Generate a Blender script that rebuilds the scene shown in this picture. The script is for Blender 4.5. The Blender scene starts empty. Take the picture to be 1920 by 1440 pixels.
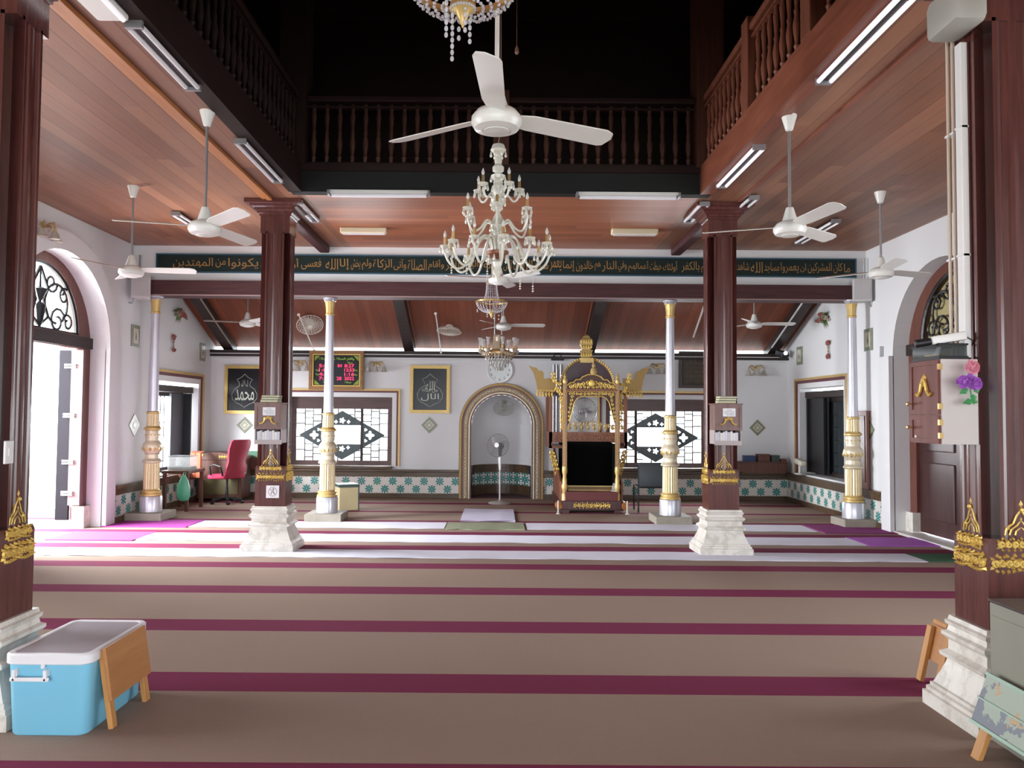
import bpy, bmesh, math, random
from mathutils import Vector, Matrix
PI = math.pi
random.seed(7)
SC = bpy.context.scene
COL = SC.collection

# ------------------------------------------------------------------ camera, world, light, exposure
F = 1450.0
PITCH = math.atan(56.0 / F)
ROLL = 0.0078
PX0 = 936.0
_f = Vector((0, math.cos(PITCH), math.sin(PITCH)))
_u0 = Vector((0, -math.sin(PITCH), math.cos(PITCH)))
_r0 = Vector((1, 0, 0))
_r = _r0 * math.cos(ROLL) + _u0 * math.sin(ROLL)
_u = _u0 * math.cos(ROLL) - _r0 * math.sin(ROLL)
CAM = Vector((0, 0, 1.6))
cd = bpy.data.cameras.new('camera')
cam = bpy.data.objects.new('camera', cd); COL.objects.link(cam)
cd.sensor_width = 36; cd.lens = 36 * F / 1920
cd.shift_x = (960 - PX0) / 1920
cd.clip_start = 0.05; cd.clip_end = 200
m = Matrix((_r, _u, -_f)).transposed().to_4x4(); m.translation = CAM
cam.matrix_world = m
SC.camera = cam

def ray(px, py): return _f * F + _r * (px - PX0) + _u * (720 - py)
def PY(px, py, Y):
    d = ray(px, py); return CAM + d * (Y / d.y)
def PX(px, py, X):
    d = ray(px, py); return CAM + d * (X / d.x)
def PZ(px, py, Z):
    d = ray(px, py); return CAM + d * ((Z - 1.6) / d.z)

W = bpy.data.worlds.new('world'); SC.world = W; W.use_nodes = True
nt = W.node_tree; nt.nodes.clear()
_o = nt.nodes.new('ShaderNodeOutputWorld'); _b = nt.nodes.new('ShaderNodeBackground')
_b.inputs[0].default_value = (0.86, 0.94, 1.0, 1); _b.inputs[1].default_value = 4.2
nt.links.new(_b.outputs[0], _o.inputs[0])
SC.view_settings.view_transform = 'Standard'; SC.view_settings.look = 'None'
SC.view_settings.exposure = 0.80; SC.view_settings.gamma = 1.0
SC.view_settings.use_curve_mapping = False
SC.cycles.use_denoising = True
SC.cycles.max_bounces = 8; SC.cycles.diffuse_bounces = 4; SC.cycles.glossy_bounces = 3
SC.cycles.transmission_bounces = 6; SC.cycles.transparent_max_bounces = 8
SC.cycles.sample_clamp_indirect = 6.0
SC.cycles.caustics_reflective = False; SC.cycles.caustics_refractive = False

def area(name, loc, aim, sx, sy, power, col=(1, 1, 1)):
    d = bpy.data.lights.new(name, 'AREA'); d.shape = 'RECTANGLE'; d.size = sx; d.size_y = sy
    d.energy = power; d.color = col
    o = bpy.data.objects.new(name, d); COL.objects.link(o)
    o.location = loc
    o.rotation_euler = (Vector(aim) - Vector(loc)).to_track_quat('-Z', 'Y').to_euler()
    return o
DAY = (0.93, 0.96, 1.0)
# daylight through the open door and windows, plus added light at unseen openings
area('side_opening_light', (-8.3, 9.5, 2.2), (-2.0, 9.2, 0.2), 3.0, 3.2, 1500, DAY)
area('side_opening_light', (-6.6, 4.4, 1.9), (0, 4.8, 1.2), 2.4, 2.6, 90, DAY)  # added side light outside the unseen near opening
area('side_opening_light', (6.6, 4.4, 1.9), (0, 6.0, 1.2), 2.4, 2.6, 60, DAY)  # added light on the opposite side, outside its own unseen opening
area('daylight_window', (-3.0, 15.4, 1.35), (-2.0, 8, 0.4), 1.8, 1.1, 150, DAY)
area('daylight_window', (3.1, 15.4, 1.35), (2.0, 8, 0.4), 1.8, 1.1, 150, DAY)
area('daylight_window', (-6.2, 13.2, 1.5), (0, 12.5, 1.0), 1.6, 1.3, 90, DAY)
area('added_front_fill', (0, -4.2, 1.6), (0, 8, 1.4), 9.0, 3.0, 150, DAY)  # added fill from behind the viewer, through the assumed front doorways

# ------------------------------------------------------------------ materials
MATS = {}
def mat(name, col, rough=0.6, metal=0.0, spec=0.5, **k):
    if name in MATS: return MATS[name]
    M = bpy.data.materials.new(name); M.use_nodes = True; MATS[name] = M
    p = M.node_tree.nodes['Principled BSDF']
    p.inputs['Base Color'].default_value = (*col, 1)
    p.inputs['Roughness'].default_value = rough
    p.inputs['Metallic'].default_value = metal
    p.inputs['Specular IOR Level'].default_value = spec
    if 'emit' in k:
        p.inputs['Emission Color'].default_value = (*k['emit'], 1); p.inputs['Emission Strength'].default_value = k.get('es', 1)
    if 'trans' in k: p.inputs['Transmission Weight'].default_value = k['trans']
    if 'alpha' in k: p.inputs['Alpha'].default_value = k['alpha']
    if 'coat' in k: p.inputs['Coat Weight'].default_value = k['coat']; p.inputs['Coat Roughness'].default_value = .12
    if 'ior' in k: p.inputs['IOR'].default_value = k['ior']
    # slight procedural variation so that no surface is perfectly flat
    if not k.get('plain'):
        T = M.node_tree; N = T.nodes.new
        tc = N('ShaderNodeTexCoord'); n = N('ShaderNodeTexNoise'); n.inputs['Scale'].default_value = k.get('nscale', 6); n.inputs['Detail'].default_value = 4
        T.links.new(tc.outputs['Object'], n.inputs['Vector'])
        mx = N('ShaderNodeMix'); mx.data_type = 'RGBA'
        v = k.get('var', 0.12)
        mx.inputs[6].default_value = (*[c * (1 - v) for c in col], 1); mx.inputs[7].default_value = (*[min(1, c * (1 + v)) for c in col], 1)
        T.links.new(n.outputs['Fac'], mx.inputs[0]); T.links.new(mx.outputs[2], p.inputs['Base Color'])
    return M

class NG:
    """tiny node-graph helper"""
    def __init__(s, name, rough=.5, spec=.5, metal=0.0):
        s.M = bpy.data.materials.new(name); s.M.use_nodes = True; MATS[name] = s.M
        s.T = s.M.node_tree; s.p = s.T.nodes['Principled BSDF']
        s.p.inputs['Roughness'].default_value = rough; s.p.inputs['Specular IOR Level'].default_value = spec
        s.p.inputs['Metallic'].default_value = metal
        s.tc = s.N('ShaderNodeTexCoord').outputs['Object']
    def N(s, t): return s.T.nodes.new(t)
    def set(s, inp, v):
        if isinstance(v, bpy.types.NodeSocket): s.T.links.new(v, inp)
        else: inp.default_value = v
    def math(s, op, a, b=0.0, c=0.0):
        n = s.N('ShaderNodeMath'); n.operation = op
        s.set(n.inputs[0], a); s.set(n.inputs[1], b); s.set(n.inputs[2], c); return n.outputs[0]
    def xyz(s, v=None):
        n = s.N('ShaderNodeSeparateXYZ'); s.set(n.inputs[0], v or s.tc); return n.outputs
    def comb(s, x, y, z):
        n = s.N('ShaderNodeCombineXYZ'); s.set(n.inputs[0], x); s.set(n.inputs[1], y); s.set(n.inputs[2], z); return n.outputs[0]
    def noise(s, vec=None, scale=5, detail=4, rough=.5, out='Fac'):
        n = s.N('ShaderNodeTexNoise'); s.set(n.inputs['Vector'], vec or s.tc); n.inputs['Scale'].default_value = scale
        n.inputs['Detail'].default_value = detail; n.inputs['Roughness'].default_value = rough; return n.outputs[out]
    def white(s, v):
        n = s.N('ShaderNodeTexWhiteNoise'); n.noise_dimensions = '1D'; s.set(n.inputs['W'], v); return n.outputs['Value']
    def mix(s, f, a, b):
        n = s.N('ShaderNodeMix'); n.data_type = 'RGBA'; s.set(n.inputs[0], f)
        for i, v in ((6, a), (7, b)):
            s.set(n.inputs[i], (*v, 1) if isinstance(v, tuple) and len(v) == 3 else v)
        return n.outputs[2]
    def ramp(s, f, *stops):
        n = s.N('ShaderNodeValToRGB'); s.set(n.inputs[0], f); e = n.color_ramp.elements
        while len(e) < len(stops): e.new(0.5)
        for el, (p, c) in zip(e, stops): el.position = p; el.color = (*c, 1)
        return n.outputs[0]
    def col(s, v): s.T.links.new(v, s.p.inputs['Base Color'])
    def bump(s, h, strength=.3, dist=.01):
        n = s.N('ShaderNodeBump'); n.inputs['Strength'].default_value = strength; n.inputs['Distance'].default_value = dist
        s.set(n.inputs['Height'], h); s.T.links.new(n.outputs[0], s.p.inputs['Normal'])

def planks(name, along, width, c1, c2, c3, rough=.35, spec=.6, stain=None):
    """boards running along axis 0/1 (object X or Y)"""
    g = NG(name, rough, spec); o = g.xyz()
    across = o[1 - along]; lon = o[along]
    q = g.math('DIVIDE', across, width); idx = g.math('FLOOR', q); fr = g.math('FRACT', q)
    rnd = g.white(idx)
    seg = g.math('FLOOR', g.math('DIVIDE', g.math('ADD', lon, g.math('MULTIPLY', rnd, 9.0)), 2.6))
    rnd2 = g.white(g.math('ADD', g.math('MULTIPLY', idx, 7.31), seg))
    vec = g.comb(g.math('MULTIPLY', lon, .9), g.math('MULTIPLY', across, 14.0), rnd2)
    gr = g.noise(vec, 2.2, 6, .6)
    base = g.ramp(g.math('ADD', g.math('MULTIPLY', rnd2, .55), g.math('MULTIPLY', gr, .45)), (.2, c1), (.5, c2), (.85, c3))
    if stain:
        st = g.noise(g.comb(g.math('MULTIPLY', o[0], 1.0 if along else .35), g.math('MULTIPLY', o[1], .35 if along else 1.0), 0.0), 1.6, 4, .6)
        base = g.mix(g.math('MULTIPLY', g.ramp_f(st) if False else g.math('SUBTRACT', st, .40), 1.8), base, stain)
    edge = g.math('COMPARE', fr, 0.0, .035)
    g.col(g.mix(g.math('MULTIPLY', edge, .75), base, tuple(c * .25 for c in c1)))
    g.bump(g.math('SUBTRACT', gr, edge), .25, .004)
    return g.M

def wood(name, c1, c2, rough=.35, spec=.5, axis=2, scale=1.0, coat=0):
    g = NG(name, rough, spec); o = g.xyz()
    s = [16.0 * scale] * 3; s[axis] = 1.2 * scale
    vec = g.comb(*[g.math('MULTIPLY', o[i], s[i]) for i in range(3)])
    n1 = g.noise(vec, 1.6, 6, .62)
    g.col(g.ramp(n1, (.3, c1), (.7, c2)))
    g.bump(n1, .08, .003)
    g.p.inputs['Coat Weight'].default_value = coat; g.p.inputs['Coat Roughness'].default_value = .15
    return g.M

WHITE = mat('white_plaster', (.74, .745, .755), .75, spec=.25, var=.035, nscale=1.5)
CEIL_Y = planks('ceiling_boards_lengthwise', 1, .155, (.175, .070, .038), (.27, .115, .062), (.35, .165, .092), .42, .36, (.17, .10, .08))
CEIL_X = planks('ceiling_boards_crosswise', 0, .155, (.25, .080, .038), (.34, .112, .052), (.41, .15, .072), .38, .42)
ROOFB = planks('roof_boards', 1, .12, (.15, .042, .022), (.21, .060, .030), (.26, .082, .042), .48, .3)
DARK = wood('dark_beam_wood', (.018, .012, .012), (.045, .028, .026), .45, .35, axis=0)
BEAM = wood('maroon_beam_wood', (.045, .016, .018), (.085, .032, .034), .5, .3, axis=0)
REDW = wood('red_fascia_wood', (.15, .042, .022), (.26, .082, .045), .4, .45, axis=1)
COLW = wood('column_wood', (.070, .020, .018), (.13, .042, .036), .22, .6, axis=2, coat=.35)
VOIDW = mat('gallery_shade_wood', (.018, .008, .006), .6, spec=.2, nscale=3, var=.3)  # near-black tone holds the shade of the upper storey
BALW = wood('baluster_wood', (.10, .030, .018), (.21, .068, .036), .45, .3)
BALD = wood('shaded_baluster_wood', (.035, .014, .010), (.08, .030, .018), .55, .25)  # darker copy of the baluster wood, gallery shade put into its colour
ORANGE = wood('orange_moulding_wood', (.38, .14, .045), (.52, .22, .08), .38, .5, axis=1)
MAROON = mat('maroon_paint', (.13, .035, .05), .4, spec=.5)
CABW = wood('mahogany_cabinet_wood', (.12, .032, .024), (.18, .055, .042), .45, .35)
PINE = wood('pine_wood', (.42, .19, .055), (.54, .27, .085), .45, .4)
PLY = wood('orange_plywood', (.36, .15, .045), (.46, .21, .07), .42, .45, axis=1)
GOLD = mat('gilded_carving', (.78, .54, .14), .38, .4, .5, var=.25, nscale=40)
GOLDP = mat('gold_paint', (.62, .44, .17), .4, .4, .5, var=.2, nscale=25)
FLUTE = mat('pale_gold_flutes', (.70, .58, .34), .4, .25, .5, var=.15, nscale=25)
OLDGOLD = mat('aged_gold_leaf', (.34, .22, .08), .45, .6, .5, var=.4, nscale=50)
SILVER = mat('silver_paint', (.60, .60, .66), .3, .45, .6, var=.04)
CREAMG = mat('cream_gilding', (.68, .60, .44), .4, .3, .5, var=.2, nscale=30)
PWHITE = mat('white_enamel', (.74, .74, .70), .28, 0, .55, var=.04)
PVC = mat('white_pvc', (.80, .80, .78), .35, 0, .5, var=.03)
GREYM = mat('grey_metal', (.34, .34, .35), .35, .6, .5, var=.08)
BLACKM = mat('black_metal', (.018, .018, .020), .4, .3, .5)
BLACKF = mat('black_fabric', (.020, .022, .026), .85, 0, .2)
TUBE = mat('fluorescent_tube', (.88, .86, .90), .3, 0, .5, emit=(1.0, .93, 1.0), es=.30, plain=True)
TUBEOFF = mat('unlit_fluorescent_tube', (.80, .79, .82), .3, 0, .5, var=.02)
BEIGEP = mat('cream_diffuser', (.72, .66, .46), .45, 0, .4, var=.05)
PAPER = mat('white_paper', (.84, .84, .87), .8, 0, .2, var=.02)
INK = mat('dark_ink', (.10, .10, .12), .8, 0, .2, plain=True)
GLASSM = mat('clear_glass', (.95, .97, .96), .03, 0, .5, trans=1.0, ior=1.45, plain=True)
GHOST = mat('thin_glass', (.86, .89, .88), .08, 0, .6, alpha=.28, plain=True)
CRYSTAL = mat('crystal_beads', (.88, .90, .96), .08, 0, .9, trans=.45, ior=1.5, plain=True)
MILK = mat('milky_glass', (.80, .78, .68), .18, 0, .8, trans=.15, var=.06)
BULB = mat('glass_bulb', (.92, .90, .86), .08, 0, .8, trans=.35, plain=True)
BRASS = mat('brass', (.62, .42, .18), .28, .85, .5, var=.1)
STONE = mat('grey_plinth_stone', (.30, .27, .22), .7, 0, .3, var=.25, nscale=9)
EMER = mat('dark_green_trim', (.013, .014, .013), .6, 0, .2)

def marble():
    g = NG('carved_marble', .35, .5)
    n = g.noise(None, 3.0, 6, .65); w = g.noise(None, 14, 3, .5)
    v = g.math('ABSOLUTE', g.math('SUBTRACT', n, .5))
    c = g.ramp(v, (0.0, (.56, .53, .47)), (.06, (.72, .69, .63)), (.3, (.82, .80, .75)))
    g.col(g.mix(g.math('MULTIPLY', w, .25), c, (.58, .53, .45)))
    return g.M
MARBLE = marble()

def tiles(name, ax, every=False):
    """white tiles, every other one with a turquoise eight-petal flower; ax = horizontal object axis"""
    g = NG(name, .18, .6); o = g.xyz(); S = .148
    u = g.math('DIVIDE', o[ax], S); v = g.math('DIVIDE', g.math('SUBTRACT', o[2], .093), S)
    iu = g.math('FLOOR', u); iv = g.math('FLOOR', v)
    fu = g.math('SUBTRACT', g.math('SUBTRACT', u, iu), .5); fv = g.math('SUBTRACT', g.math('SUBTRACT', v, iv), .5)
    par = g.math('ABSOLUTE', g.math('MODULO', g.math('ADD', iu, iv), 2.0))
    on = g.math('GREATER_THAN', par, -.5 if every else .5)
    r = g.math('SQRT', g.math('ADD', g.math('MULTIPLY', fu, fu), g.math('MULTIPLY', fv, fv)))
    th = g.math('ARCTAN2', fv, fu)
    pet = g.math('ABSOLUTE', g.math('COSINE', g.math('MULTIPLY', th, 4.0)))
    R = g.math('ADD', g.math('MULTIPLY', g.math('POWER', pet, .7), .42), .15)
    slit = g.math('GREATER_THAN', g.math('ABSOLUTE', g.math('SINE', g.math('MULTIPLY', th, 4.0))), .10)
    inside = g.math('MULTIPLY', g.math('LESS_THAN', r, R), g.math('GREATER_THAN', r, .055))
    fl = g.math('MULTIPLY', g.math('MULTIPLY', inside, on), g.math('MAXIMUM', slit, g.math('GREATER_THAN', r, .3)))
    gx = g.math('GREATER_THAN', g.math('ABSOLUTE', fu), .488); gy = g.math('GREATER_THAN', g.math('ABSOLUTE', fv), .488)
    grout = g.math('MAXIMUM', gx, gy)
    n = g.noise(None, 5, 3)
    tq = g.mix(n, (.005, .16, .17), (.02, .30, .26))
    wt = g.mix(n, (.68, .65, .60), (.76, .74, .71))
    g.col(g.mix(fl, g.mix(grout, wt, (.45, .42, .38)), tq))
    return g.M
TILE_X = tiles('flower_tiles_back', 0); TILE_Y = tiles('flower_tiles_side', 1); TILE_N = tiles('flower_tiles_niche', 0, True)
LEDGE = wood('brown_ledge', (.055, .030, .016), (.13, .085, .050), .3, .5, axis=0)

def carpet():
    g = NG('striped_carpet', .95, .1); o = g.xyz()
    n = g.noise(None, 220, 2, .5); n2 = g.noise(None, 1.1, 3)
    rib = g.math('SINE', g.math('MULTIPLY', o[1], 420.0))
    base = g.mix(n, (.20, .135, .10), (.36, .26, .205))
    base = g.mix(g.math('MULTIPLY', n2, .35), base, (.31, .235, .205))
    rows = [(943.5, 946.5), (959.5, 962), (977, 980), (998, 1003.5), (1024, 1032.3), (1057.5, 1067.5), (1101.8, 1115.5), (1165.5, 1186.5), (1264.5, 1300), (1433, 1494)]
    f = None
    for a, b in rows:
        ya = PZ(930, a, 0).y; yb = PZ(930, b, 0).y
        c = g.math('COMPARE', o[1], (ya + yb) / 2, abs(ya - yb) / 2)
        f = c if f is None else g.math('MAXIMUM', f, c)
    red = g.mix(n, (.125, .016, .045), (.215, .035, .085))
    g.col(g.mix(f, base, red))
    g.bump(g.math('ADD', n, g.math('MULTIPLY', rib, .3)), .5, .004)
    return g.M
CARPET = carpet()

# ------------------------------------------------------------------ object helpers
def link(o): COL.objects.link(o); return o
def inv(parent):
    m = Matrix.Identity(4); p = parent
    while p is not None:
        m = Matrix.LocRotScale(p.location, p.rotation_euler, p.scale) @ m; p = p.parent
    return m.inverted()
def tag(o, label=None, cat=None, group=None, kind=None):
    if label: o['label'] = label
    if cat: o['category'] = cat
    if group: o['group'] = group
    if kind: o['kind'] = kind
    return o
def thing(name, label, cat, loc=(0, 0, 0), rotz=0, group=None):
    o = bpy.data.objects.new(name, None); link(o); o.empty_display_size = .1
    o.location = loc; o.rotation_euler = (0, 0, rotz)
    return tag(o, label, cat, group)
def copy_tree(o, parent=None):
    c = o.copy(); link(c)
    if parent is not None: c.parent = parent
    for ch in list(o.children): copy_tree(ch, c)
    return c

class MB:
    def __init__(s, world=False): s.bm = bmesh.new(); s.w = world
    def poly(s, pts):
        vs = [s.bm.verts.new(p) for p in pts]
        try: s.bm.faces.new(vs)
        except ValueError: pass
        return s
    def box(s, x0, x1, y0, y1, z0, z1, bev=0):
        b = bmesh.new(); r = bmesh.ops.create_cube(b, size=1)
        bmesh.ops.scale(b, vec=(abs(x1 - x0), abs(y1 - y0), abs(z1 - z0)), verts=b.verts)
        bmesh.ops.translate(b, vec=((x0 + x1) / 2, (y0 + y1) / 2, (z0 + z1) / 2), verts=b.verts)
        if bev: bmesh.ops.bevel(b, geom=b.edges[:], offset=bev, segments=2, profile=.5, affect='EDGES')
        s.add(b); return s
    def add(s, b, mtx=None):
        if mtx is not None: b.transform(mtx)
        me = bpy.data.meshes.new('t'); b.to_mesh(me); b.free(); s.bm.from_mesh(me); bpy.data.meshes.remove(me)
    def obox(s, c, size, rot=(0, 0, 0), bev=0):
        b = bmesh.new(); bmesh.ops.create_cube(b, size=1); bmesh.ops.scale(b, vec=size, verts=b.verts)
        if bev: bmesh.ops.bevel(b, geom=b.edges[:], offset=bev, segments=2, profile=.5, affect='EDGES')
        from mathutils import Euler
        s.add(b, Matrix.Translation(c) @ Euler(rot).to_matrix().to_4x4()); return s
    def bar(s, a, b, w, h):
        """rectangular bar from a to b, w across, h along its own up"""
        a = Vector(a); b = Vector(b); d = b - a; L = d.length
        q = d.to_track_quat('X', 'Z').to_matrix().to_4x4()
        k = bmesh.new(); bmesh.ops.create_cube(k, size=1); bmesh.ops.scale(k, vec=(L, w, h), verts=k.verts)
        s.add(k, Matrix.Translation((a + b) / 2) @ q); return s
    def rings(s, rings, closed=True, cap0=True, cap1=True):
        R = [[s.bm.verts.new(p) for p in r] for r in rings]; n = len(rings[0])
        for i in range(len(R) - 1):
            for j in range(n if closed else n - 1):
                k = (j + 1) % n
                try: s.bm.faces.new((R[i][j], R[i][k], R[i + 1][k], R[i + 1][j]))
                except ValueError: pass
        if cap0 and closed: s.bm.faces.new(list(reversed(R[0])))
        if cap1 and closed: s.bm.faces.new(R[-1])
        return s
    def lathe(s, prof, c=(0, 0, 0), n=20, flute=0, axis='Z', cap=True):
        rr = []
        for r, z in prof:
            ring = []
            for i in range(n):
                a = 2 * PI * i / n; q = r * (1 - (flute if i % 2 else 0))
                p = (q * math.cos(a), q * math.sin(a), z)
                if axis == 'Y': p = (p[0], p[2], p[1])
                if axis == 'X': p = (p[2], p[0], p[1])
                ring.append(Vector(p) + Vector(c))
            rr.append(ring)
        return s.rings(rr, cap0=cap, cap1=cap)
    def sq(s, prof, c=(0, 0, 0)):
        return s.rings([[(c[0] + w * a, c[1] + w * b, c[2] + z) for a, b in ((-1, -1), (1, -1), (1, 1), (-1, 1))] for w, z in prof])
    def extr(s, sec, z0, z1, c=(0, 0)):
        return s.rings([[(c[0] + x, c[1] + y, z) for x, y in sec] for z in (z0, z1)])
    def tube(s, pts, r, n=8, cap=True):
        pts = [Vector(p) for p in pts]; rr = []
        up = Vector((0, 0, 1)); last = None
        for i, p in enumerate(pts):
            t = (pts[min(i + 1, len(pts) - 1)] - pts[max(i - 1, 0)]).normalized()
            if last is None:
                a = t.cross(up)
                if a.length < .05: a = t.cross(Vector((1, 0, 0)))
                a.normalize()
            else:
                a = (last - t * last.dot(t)).normalized()
            last = a; b = t.cross(a)
            ri = r[i] if isinstance(r, (list, tuple)) else r
            rr.append([p + (a * math.cos(2 * PI * k / n) + b * math.sin(2 * PI * k / n)) * ri for k in range(n)])
        return s.rings(rr, cap0=cap, cap1=cap)
    def ball(s, c, r, seg=10, sc=(1, 1, 1)):
        b = bmesh.new(); bmesh.ops.create_uvsphere(b, u_segments=seg, v_segments=max(5, seg * 2 // 3), radius=r)
        s.add(b, Matrix.Translation(c) @ Matrix.Diagonal((*sc, 1))); return s
    def ico(s, c, r, sub=1, sc=(1, 1, 1)):
        b = bmesh.new(); bmesh.ops.create_icosphere(b, subdivisions=sub, radius=r)
        s.add(b, Matrix.Translation(c) @ Matrix.Diagonal((*sc, 1))); return s
    def plate(s, pts, holes, d, thick, fr=None):
        """flat shape with holes in a (u,v) frame, given thickness along n. fr=(origin,u,v,n)"""
        O, U, V, Nn = fr or (Vector((0, 0, 0)), Vector((1, 0, 0)), Vector((0, 0, 1)), Vector((0, 1, 0)))
        b = bmesh.new(); E = []
        for loop in [pts] + holes:
            vs = [b.verts.new(O + U * x + V * y + Nn * d) for x, y in loop]
            for i in range(len(vs)): E.append(b.edges.new((vs[i], vs[(i + 1) % len(vs)])))
        bmesh.ops.triangle_fill(b, edges=E, use_beauty=True, use_dissolve=False, normal=Nn)
        r = bmesh.ops.extrude_face_region(b, geom=b.faces[:])
        bmesh.ops.translate(b, vec=Nn * thick, verts=[g for g in r['geom'] if isinstance(g, bmesh.types.BMVert)])
        bmesh.ops.recalc_face_normals(b, faces=b.faces); s.add(b); return s
    def build(s, name, m, parent=None, smooth=False, kind=None, angle=35):
        bm = s.bm
        if s.w and parent is not None: bm.transform(inv(parent))
        bmesh.ops.recalc_face_normals(bm, faces=bm.faces)
        me = bpy.data.meshes.new(name); bm.to_mesh(me); bm.free()
        me.materials.append(m)
        if smooth:
            me.polygons.foreach_set('use_smooth', [True] * len(me.polygons))
            try: me.set_sharp_from_angle(angle=math.radians(angle))
            except Exception: pass
        o = bpy.data.objects.new(name, me); link(o)
        if parent is not None: o.parent = parent
        if kind: o['kind'] = kind
        return o
def struct(name, mb, m, **k): return mb.build(name, m, None, kind='structure', **k)
def arc(cx, cy, r, a0, a1, n, ry=None):
    ry = ry or r
    return [(cx + r * math.cos(a0 + (a1 - a0) * i / n), cy + ry * math.sin(a0 + (a1 - a0) * i / n)) for i in range(n + 1)]

def text_mesh(name, s, m, parent, origin, U, V, width=None, height=None, depth=.002, align='C', squash=None):
    """lettering laid in the frame origin/U/V, fitted to width and/or height; world frame"""
    cu = bpy.data.curves.new(name, 'FONT'); cu.body = s; cu.size = 1; cu.resolution_u = 3
    to = bpy.data.objects.new(name, cu); link(to)
    dg = bpy.context.evaluated_depsgraph_get(); me = bpy.data.meshes.new_from_object(to.evaluated_get(dg))
    bpy.data.objects.remove(to); bpy.data.curves.remove(cu)
    bm = bmesh.new(); bm.from_mesh(me); bpy.data.meshes.remove(me)
    if not bm.verts: bm.free(); return None
    xs = [v.co.x for v in bm.verts]; ys = [v.co.y for v in bm.verts]
    w = max(xs) - min(xs); h = max(ys) - min(ys); cx = (max(xs) + min(xs)) / 2; cy = (max(ys) + min(ys)) / 2
    sx = width / w if width else None; sy = height / h if height else None
    if sx is None: sx = sy
    if sy is None: sy = sx
    U = Vector(U).normalized(); V = Vector(V).normalized(); Nn = U.cross(V); O = Vector(origin)
    for v in bm.verts: v.co = O + U * ((v.co.x - cx) * sx) + V * ((v.co.y - cy) * sy) + Nn * depth
    if parent is not None: bm.transform(inv(parent))
    me = bpy.data.meshes.new(name); bm.to_mesh(me); bm.free(); me.materials.append(m)
    o = bpy.data.objects.new(name, me); link(o)
    if parent is not None: o.parent = parent
    return o

# Arabic joining: isolated form code point, joins-both-sides flag
_AR = {'ا': (0xFE8D, 0), 'أ': (0xFE83, 0), 'إ': (0xFE87, 0), 'آ': (0xFE81, 0), 'ب': (0xFE8F, 1), 'ة': (0xFE93, 0), 'ت': (0xFE95, 1), 'ث': (0xFE99, 1),
 'ج': (0xFE9D, 1), 'ح': (0xFEA1, 1), 'خ': (0xFEA5, 1), 'د': (0xFEA9, 0), 'ذ': (0xFEAB, 0), 'ر': (0xFEAD, 0), 'ز': (0xFEAF, 0), 'س': (0xFEB1, 1),
 'ش': (0xFEB5, 1), 'ص': (0xFEB9, 1), 'ض': (0xFEBD, 1), 'ط': (0xFEC1, 1), 'ظ': (0xFEC5, 1), 'ع': (0xFEC9, 1), 'غ': (0xFECD, 1), 'ف': (0xFED1, 1),
 'ق': (0xFED5, 1), 'ك': (0xFED9, 1), 'ل': (0xFEDD, 1), 'م': (0xFEE1, 1), 'ن': (0xFEE5, 1), 'ه': (0xFEE9, 1), 'و': (0xFEED, 0), 'ى': (0xFEEF, 0),
 'ي': (0xFEF1, 1), 'ئ': (0xFE89, 1)}
def arabic(s):
    out = []
    for word in s.split(' '):
        w = []
        for i, ch in enumerate(word):
            code, dual = _AR[ch]
            prev = i > 0 and _AR[word[i - 1]][1]; nxt = i < len(word) - 1 and dual
            form = code + ((3 if nxt else 1) if prev else (2 if nxt else 0)) if dual else code + (1 if prev else 0)
            w.append(chr(form))
        out.append(''.join(reversed(w)))
    return ' '.join(reversed(out))

def curl(cx, cy, r, turns=1.25, dirn=1, a0=0, n=14):
    """spiral in the plane"""
    return [(cx + r * (1 - .72 * i / n) * math.cos(a0 + dirn * 2 * PI * turns * i / n),
             cy + r * (1 - .72 * i / n) * math.sin(a0 + dirn * 2 * PI * turns * i / n)) for i in range(n + 1)]
def relief(mb, fr, pts2, r, n=6):
    O, U, V, Nn = fr
    mb.tube([O + U * x + V * y + Nn * (r * .5) for x, y in pts2], r, n)
def frame3(O, U, V):
    U = Vector(U).normalized(); V = Vector(V).normalized(); return (Vector(O), U, V, U.cross(V))
def leafs(mb, fr, cx, cy, L, wd, ang, t=.006):
    """pointed leaf in relief"""
    O, U, V, Nn = fr; c, s_ = math.cos(ang), math.sin(ang)
    def P(a, b, d): return O + U * (cx + a * c - b * s_) + V * (cy + a * s_ + b * c) + Nn * d
    base = [P(0, 0, 0), P(L * .4, wd, 0), P(L, 0, 0), P(L * .4, -wd, 0)]
    top = P(L * .45, 0, t)
    for i in range(4): mb.poly([base[i], base[(i + 1) % 4], top])
def scroll_band(mb, fr, w, h, n, r=.004):
    """a running band of gilded scrolls and leaves, centred on the frame origin"""
    st = w / n
    for i in range(n):
        cx = -w / 2 + st * (i + .5); d = 1 if i < n / 2 else -1; fl = 1 if i % 2 else -1
        relief(mb, fr, curl(cx, 0, min(st, h) * .46, 1.4, d * fl, PI / 2 * fl, 12), r, 5)
        for k in range(5):
            a = 2 * PI * k / 5 + i; leafs(mb, fr, cx + .3 * st * math.cos(a), .34 * h * math.sin(a), h * .30, h * .11, a, r * 2.4)
        leafs(mb, fr, cx, 0, h * .25, h * .12, i, r * 2.6)
# ------------------------------------------------------------------ the building
XW = 5.48; YB = 14.7; YF = 11.50; ZC = 4.08
def roofz(y): return 2.95 + .43 * (YB - y)
struct('floor', MB().box(-7.2, 7.2, -3.4, 15.9, -.06, 0), CARPET)
struct('ground_outside', MB().box(-30, 30, -20, 40, -.3, -.14), mat('pale_courtyard_paving', (.62, .60, .56), .9, nscale=2))

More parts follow.
